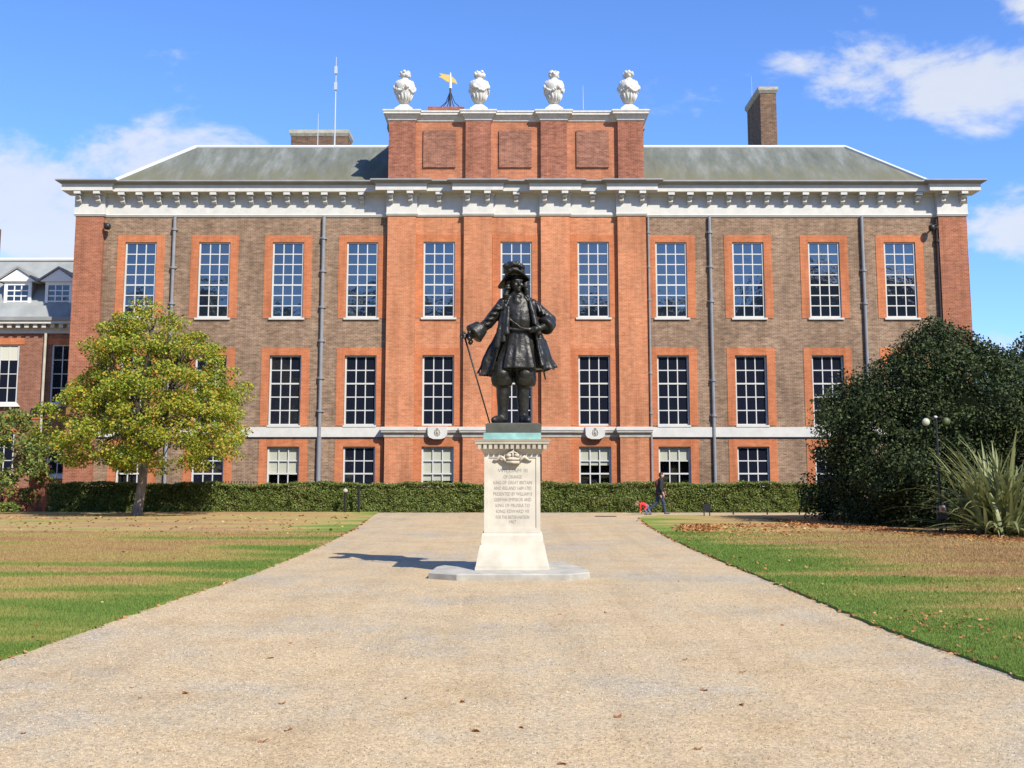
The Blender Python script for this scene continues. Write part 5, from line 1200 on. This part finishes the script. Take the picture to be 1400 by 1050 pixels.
def child():
    b = onground(880.5, 704); t = thing('person', b, 'small child in red top crouching forward behind the striding adult', 'person')
    C = [((.14, 0, .34), (-.02, 0, .44), .085, .085), ((-.02, 0, .44), (-.14, 0, .44), .085, .07), ((-.15, -.09, .44), (-.15, .09, .44), .05, .05), ((-.18, 0, .45), (-.22, 0, .46), .04, .038),
         ((.15, -.06, .34), (.02, -.08, .22), .065, .05), ((.02, -.08, .22), (.12, -.08, .06), .045, .034), ((.12, -.08, .035), (.02, -.09, .03), .034, .028),
         ((.15, .06, .34), (.20, .08, .19), .065, .05), ((.20, .08, .19), (.30, .08, .06), .045, .034), ((.30, .08, .035), (.20, .09, .03), .034, .028),
         ((-.15, -.11, .43), (-.16, -.13, .28), .036, .03), ((-.16, -.13, .28), (-.18, -.12, .14), .028, .022), ((-.15, .11, .43), (-.12, .13, .28), .036, .03), ((-.12, .13, .28), (-.10, .12, .14), .028, .022)]
    for y0, x0 in ((-.12, -.18), (.12, -.10)):
        C.append(((x0, y0, .13), (x0, y0, .105), .021, .02))
        for k in range(4): C.append(((x0 - .018 + .012 * k, y0, .10), (x0 - .02 + .014 * k, y0 - .006, .06 + .006 * abs(k - 1.5)), .008, .007))
        C.append(((x0 + .02, y0 - .012, .115), (x0 + .034, y0 - .018, .085), .008, .007))
    B = [((-.29, 0, .47), .085, .078, .098), ((-.345, 0, .44), .045, .045, .05), ((-.375, 0, .455), .016, .014, .016), ((-.36, -.03, .475), .012, .014, .010), ((-.36, .03, .475), .012, .014, .01)]
    C = [(Vector(p) + b, Vector(q) + b, r0, r1) for p, q, r0, r1 in C]; B = [(Vector(c) + b, x, y, z) for c, x, y, z in B]
    def pick(c):
        c = c - b
        if c.x < -.21 or (c.z < .16 and c.x < -.06): return 0
        if c.z > .22 and c.x < .10 or (c.x < -.05): return 1
        if c.z < .055: return 3
        return 2
    me = figure_mesh(C, B, [M['skin'], M['red_top'], M['child_jeans'], M['shoe']], pick, b, .011)
    for v in me.vertices: v.co -= b
    link('body', me, t, b)
    h = MB(); h.ball(b + Vector((-.275, 0, .495)), .09, .084, .09, 14, 8); h.build('hair', M['brown_hair'], t, smooth=True)
child()

# ------------------------------------------------------------------ fallen leaves
def litter():
    g = np.random.default_rng(55); P = []
    def patch(x0, x1, y0, y1, n):      # photo-space patch on the lawn
        for _ in range(n): q = onground(g.uniform(x0, x1), g.uniform(y0, y1) ** 1.0, .05); P.append(q)
    for _ in range(24000):
        x = g.uniform(9.5, 22); y = 34.2 - abs(g.normal()) * 2.2 + (x < 12.5) * (12.5 - x) * 3.0
        P.append(Vector((x, y, .05)))
    for _ in range(800): P.append(onground(952 + g.normal() * 13, 722 + g.normal() * 2.0, .05))
    for _ in range(900): P.append(onground(g.uniform(930, 1120), 716 + abs(g.normal()) * 8, .05))
    for _ in range(380): P.append(onground(g.uniform(1000, 1400), g.uniform(715, 900), .055))
    for _ in range(130): P.append(onground(1300 + g.normal() * 40, 852 + g.normal() * 9, .055))
    for _ in range(420): P.append(onground(g.uniform(0, 480), g.uniform(703, 730), .05))
    for _ in range(60): P.append(onground(g.uniform(0, 500), g.uniform(705, 880), .055))
    for e, s in ((LE, 1), (RE, -1)):
        for _ in range(190): y = 9 + 34 * g.random() ** 1.3; P.append(Vector((edge_x(e, y) + s * abs(g.normal()) * .05, y, .022)))
    C = np.array([p[:] for p in P]); n = len(C); C[:, 2] += g.random(n) * .015
    ok = ~((C[:, 0] > edge_x(LE, C[:, 1]) + .2) & (C[:, 0] < edge_x(RE, C[:, 1]) - .2)) & (C[:, 1] < 49); C = C[ok]; n = len(C)
    V, F = leaf_quads(C, (.028 + .040 * g.random(n)) * (1 + np.maximum(C[:, 1] - 14, 0) / 20), 55, np.tile([[0, 0, 1.0]], (n, 1)), 1.6, .75)
    tag(link('fallen_leaves', fast_mesh('fallen_leaves', V, F, M['dead_leaf'])), 'orange and brown leaf litter lying on the lawns', 'leaves', kind='stuff')
litter()
def loose_leaves():
    rq = random.Random(17); me = []
    for v in range(3):
        mb = MB(); k = 12; s = .042
        ring = [(s * (1 + .3 * math.cos(5 * a + v)) * math.cos(a) * 1.25, s * (1 + .3 * math.cos(5 * a + v)) * math.sin(a) * .8, .012 + .014 * math.cos(2 * a + v)) for a in np.linspace(0, 2 * math.pi, k, False)]
        mb.add([(0, 0, .006)] + ring, [(0, i + 1, (i + 1) % k + 1) for i in range(k)]); mb.tube([(s * 1.5, 0, .012), (s * 2.3, .008, .008)], .002, 4)
        me.append(mb.build('fallen_leaf', M['path_leaf'], mesh_only=True, origin=Vector((0, 0, 0))))
    spots = [(32, 1003), (180, 940), (192, 954), (253, 948), (369, 900), (398, 879), (385, 962), (360, 1014), (394, 999), (512, 1052), (650, 1000), (713, 995), (765, 840), (828, 838), (937, 902), (963, 944), (1016, 919), (1014, 964), (845, 980), (955, 1024), (768, 1045), (928, 795), (1070, 855), (555, 955), (632, 960)]
    for i, (x, y) in enumerate(spots):
        p = onground(x, y, .002); o = link('fallen_leaf', me[i % 3], None, p); o.rotation_euler = (rq.gauss(0, .15), rq.gauss(0, .15), rq.random() * 6.28); s = .36 + .36 * rq.random(); o.scale = (s, s, s)
        tag(o, 'single dry brown leaf lying on the open gravel path', 'leaf', 'single dry leaves scattered on the gravel path')
loose_leaves()
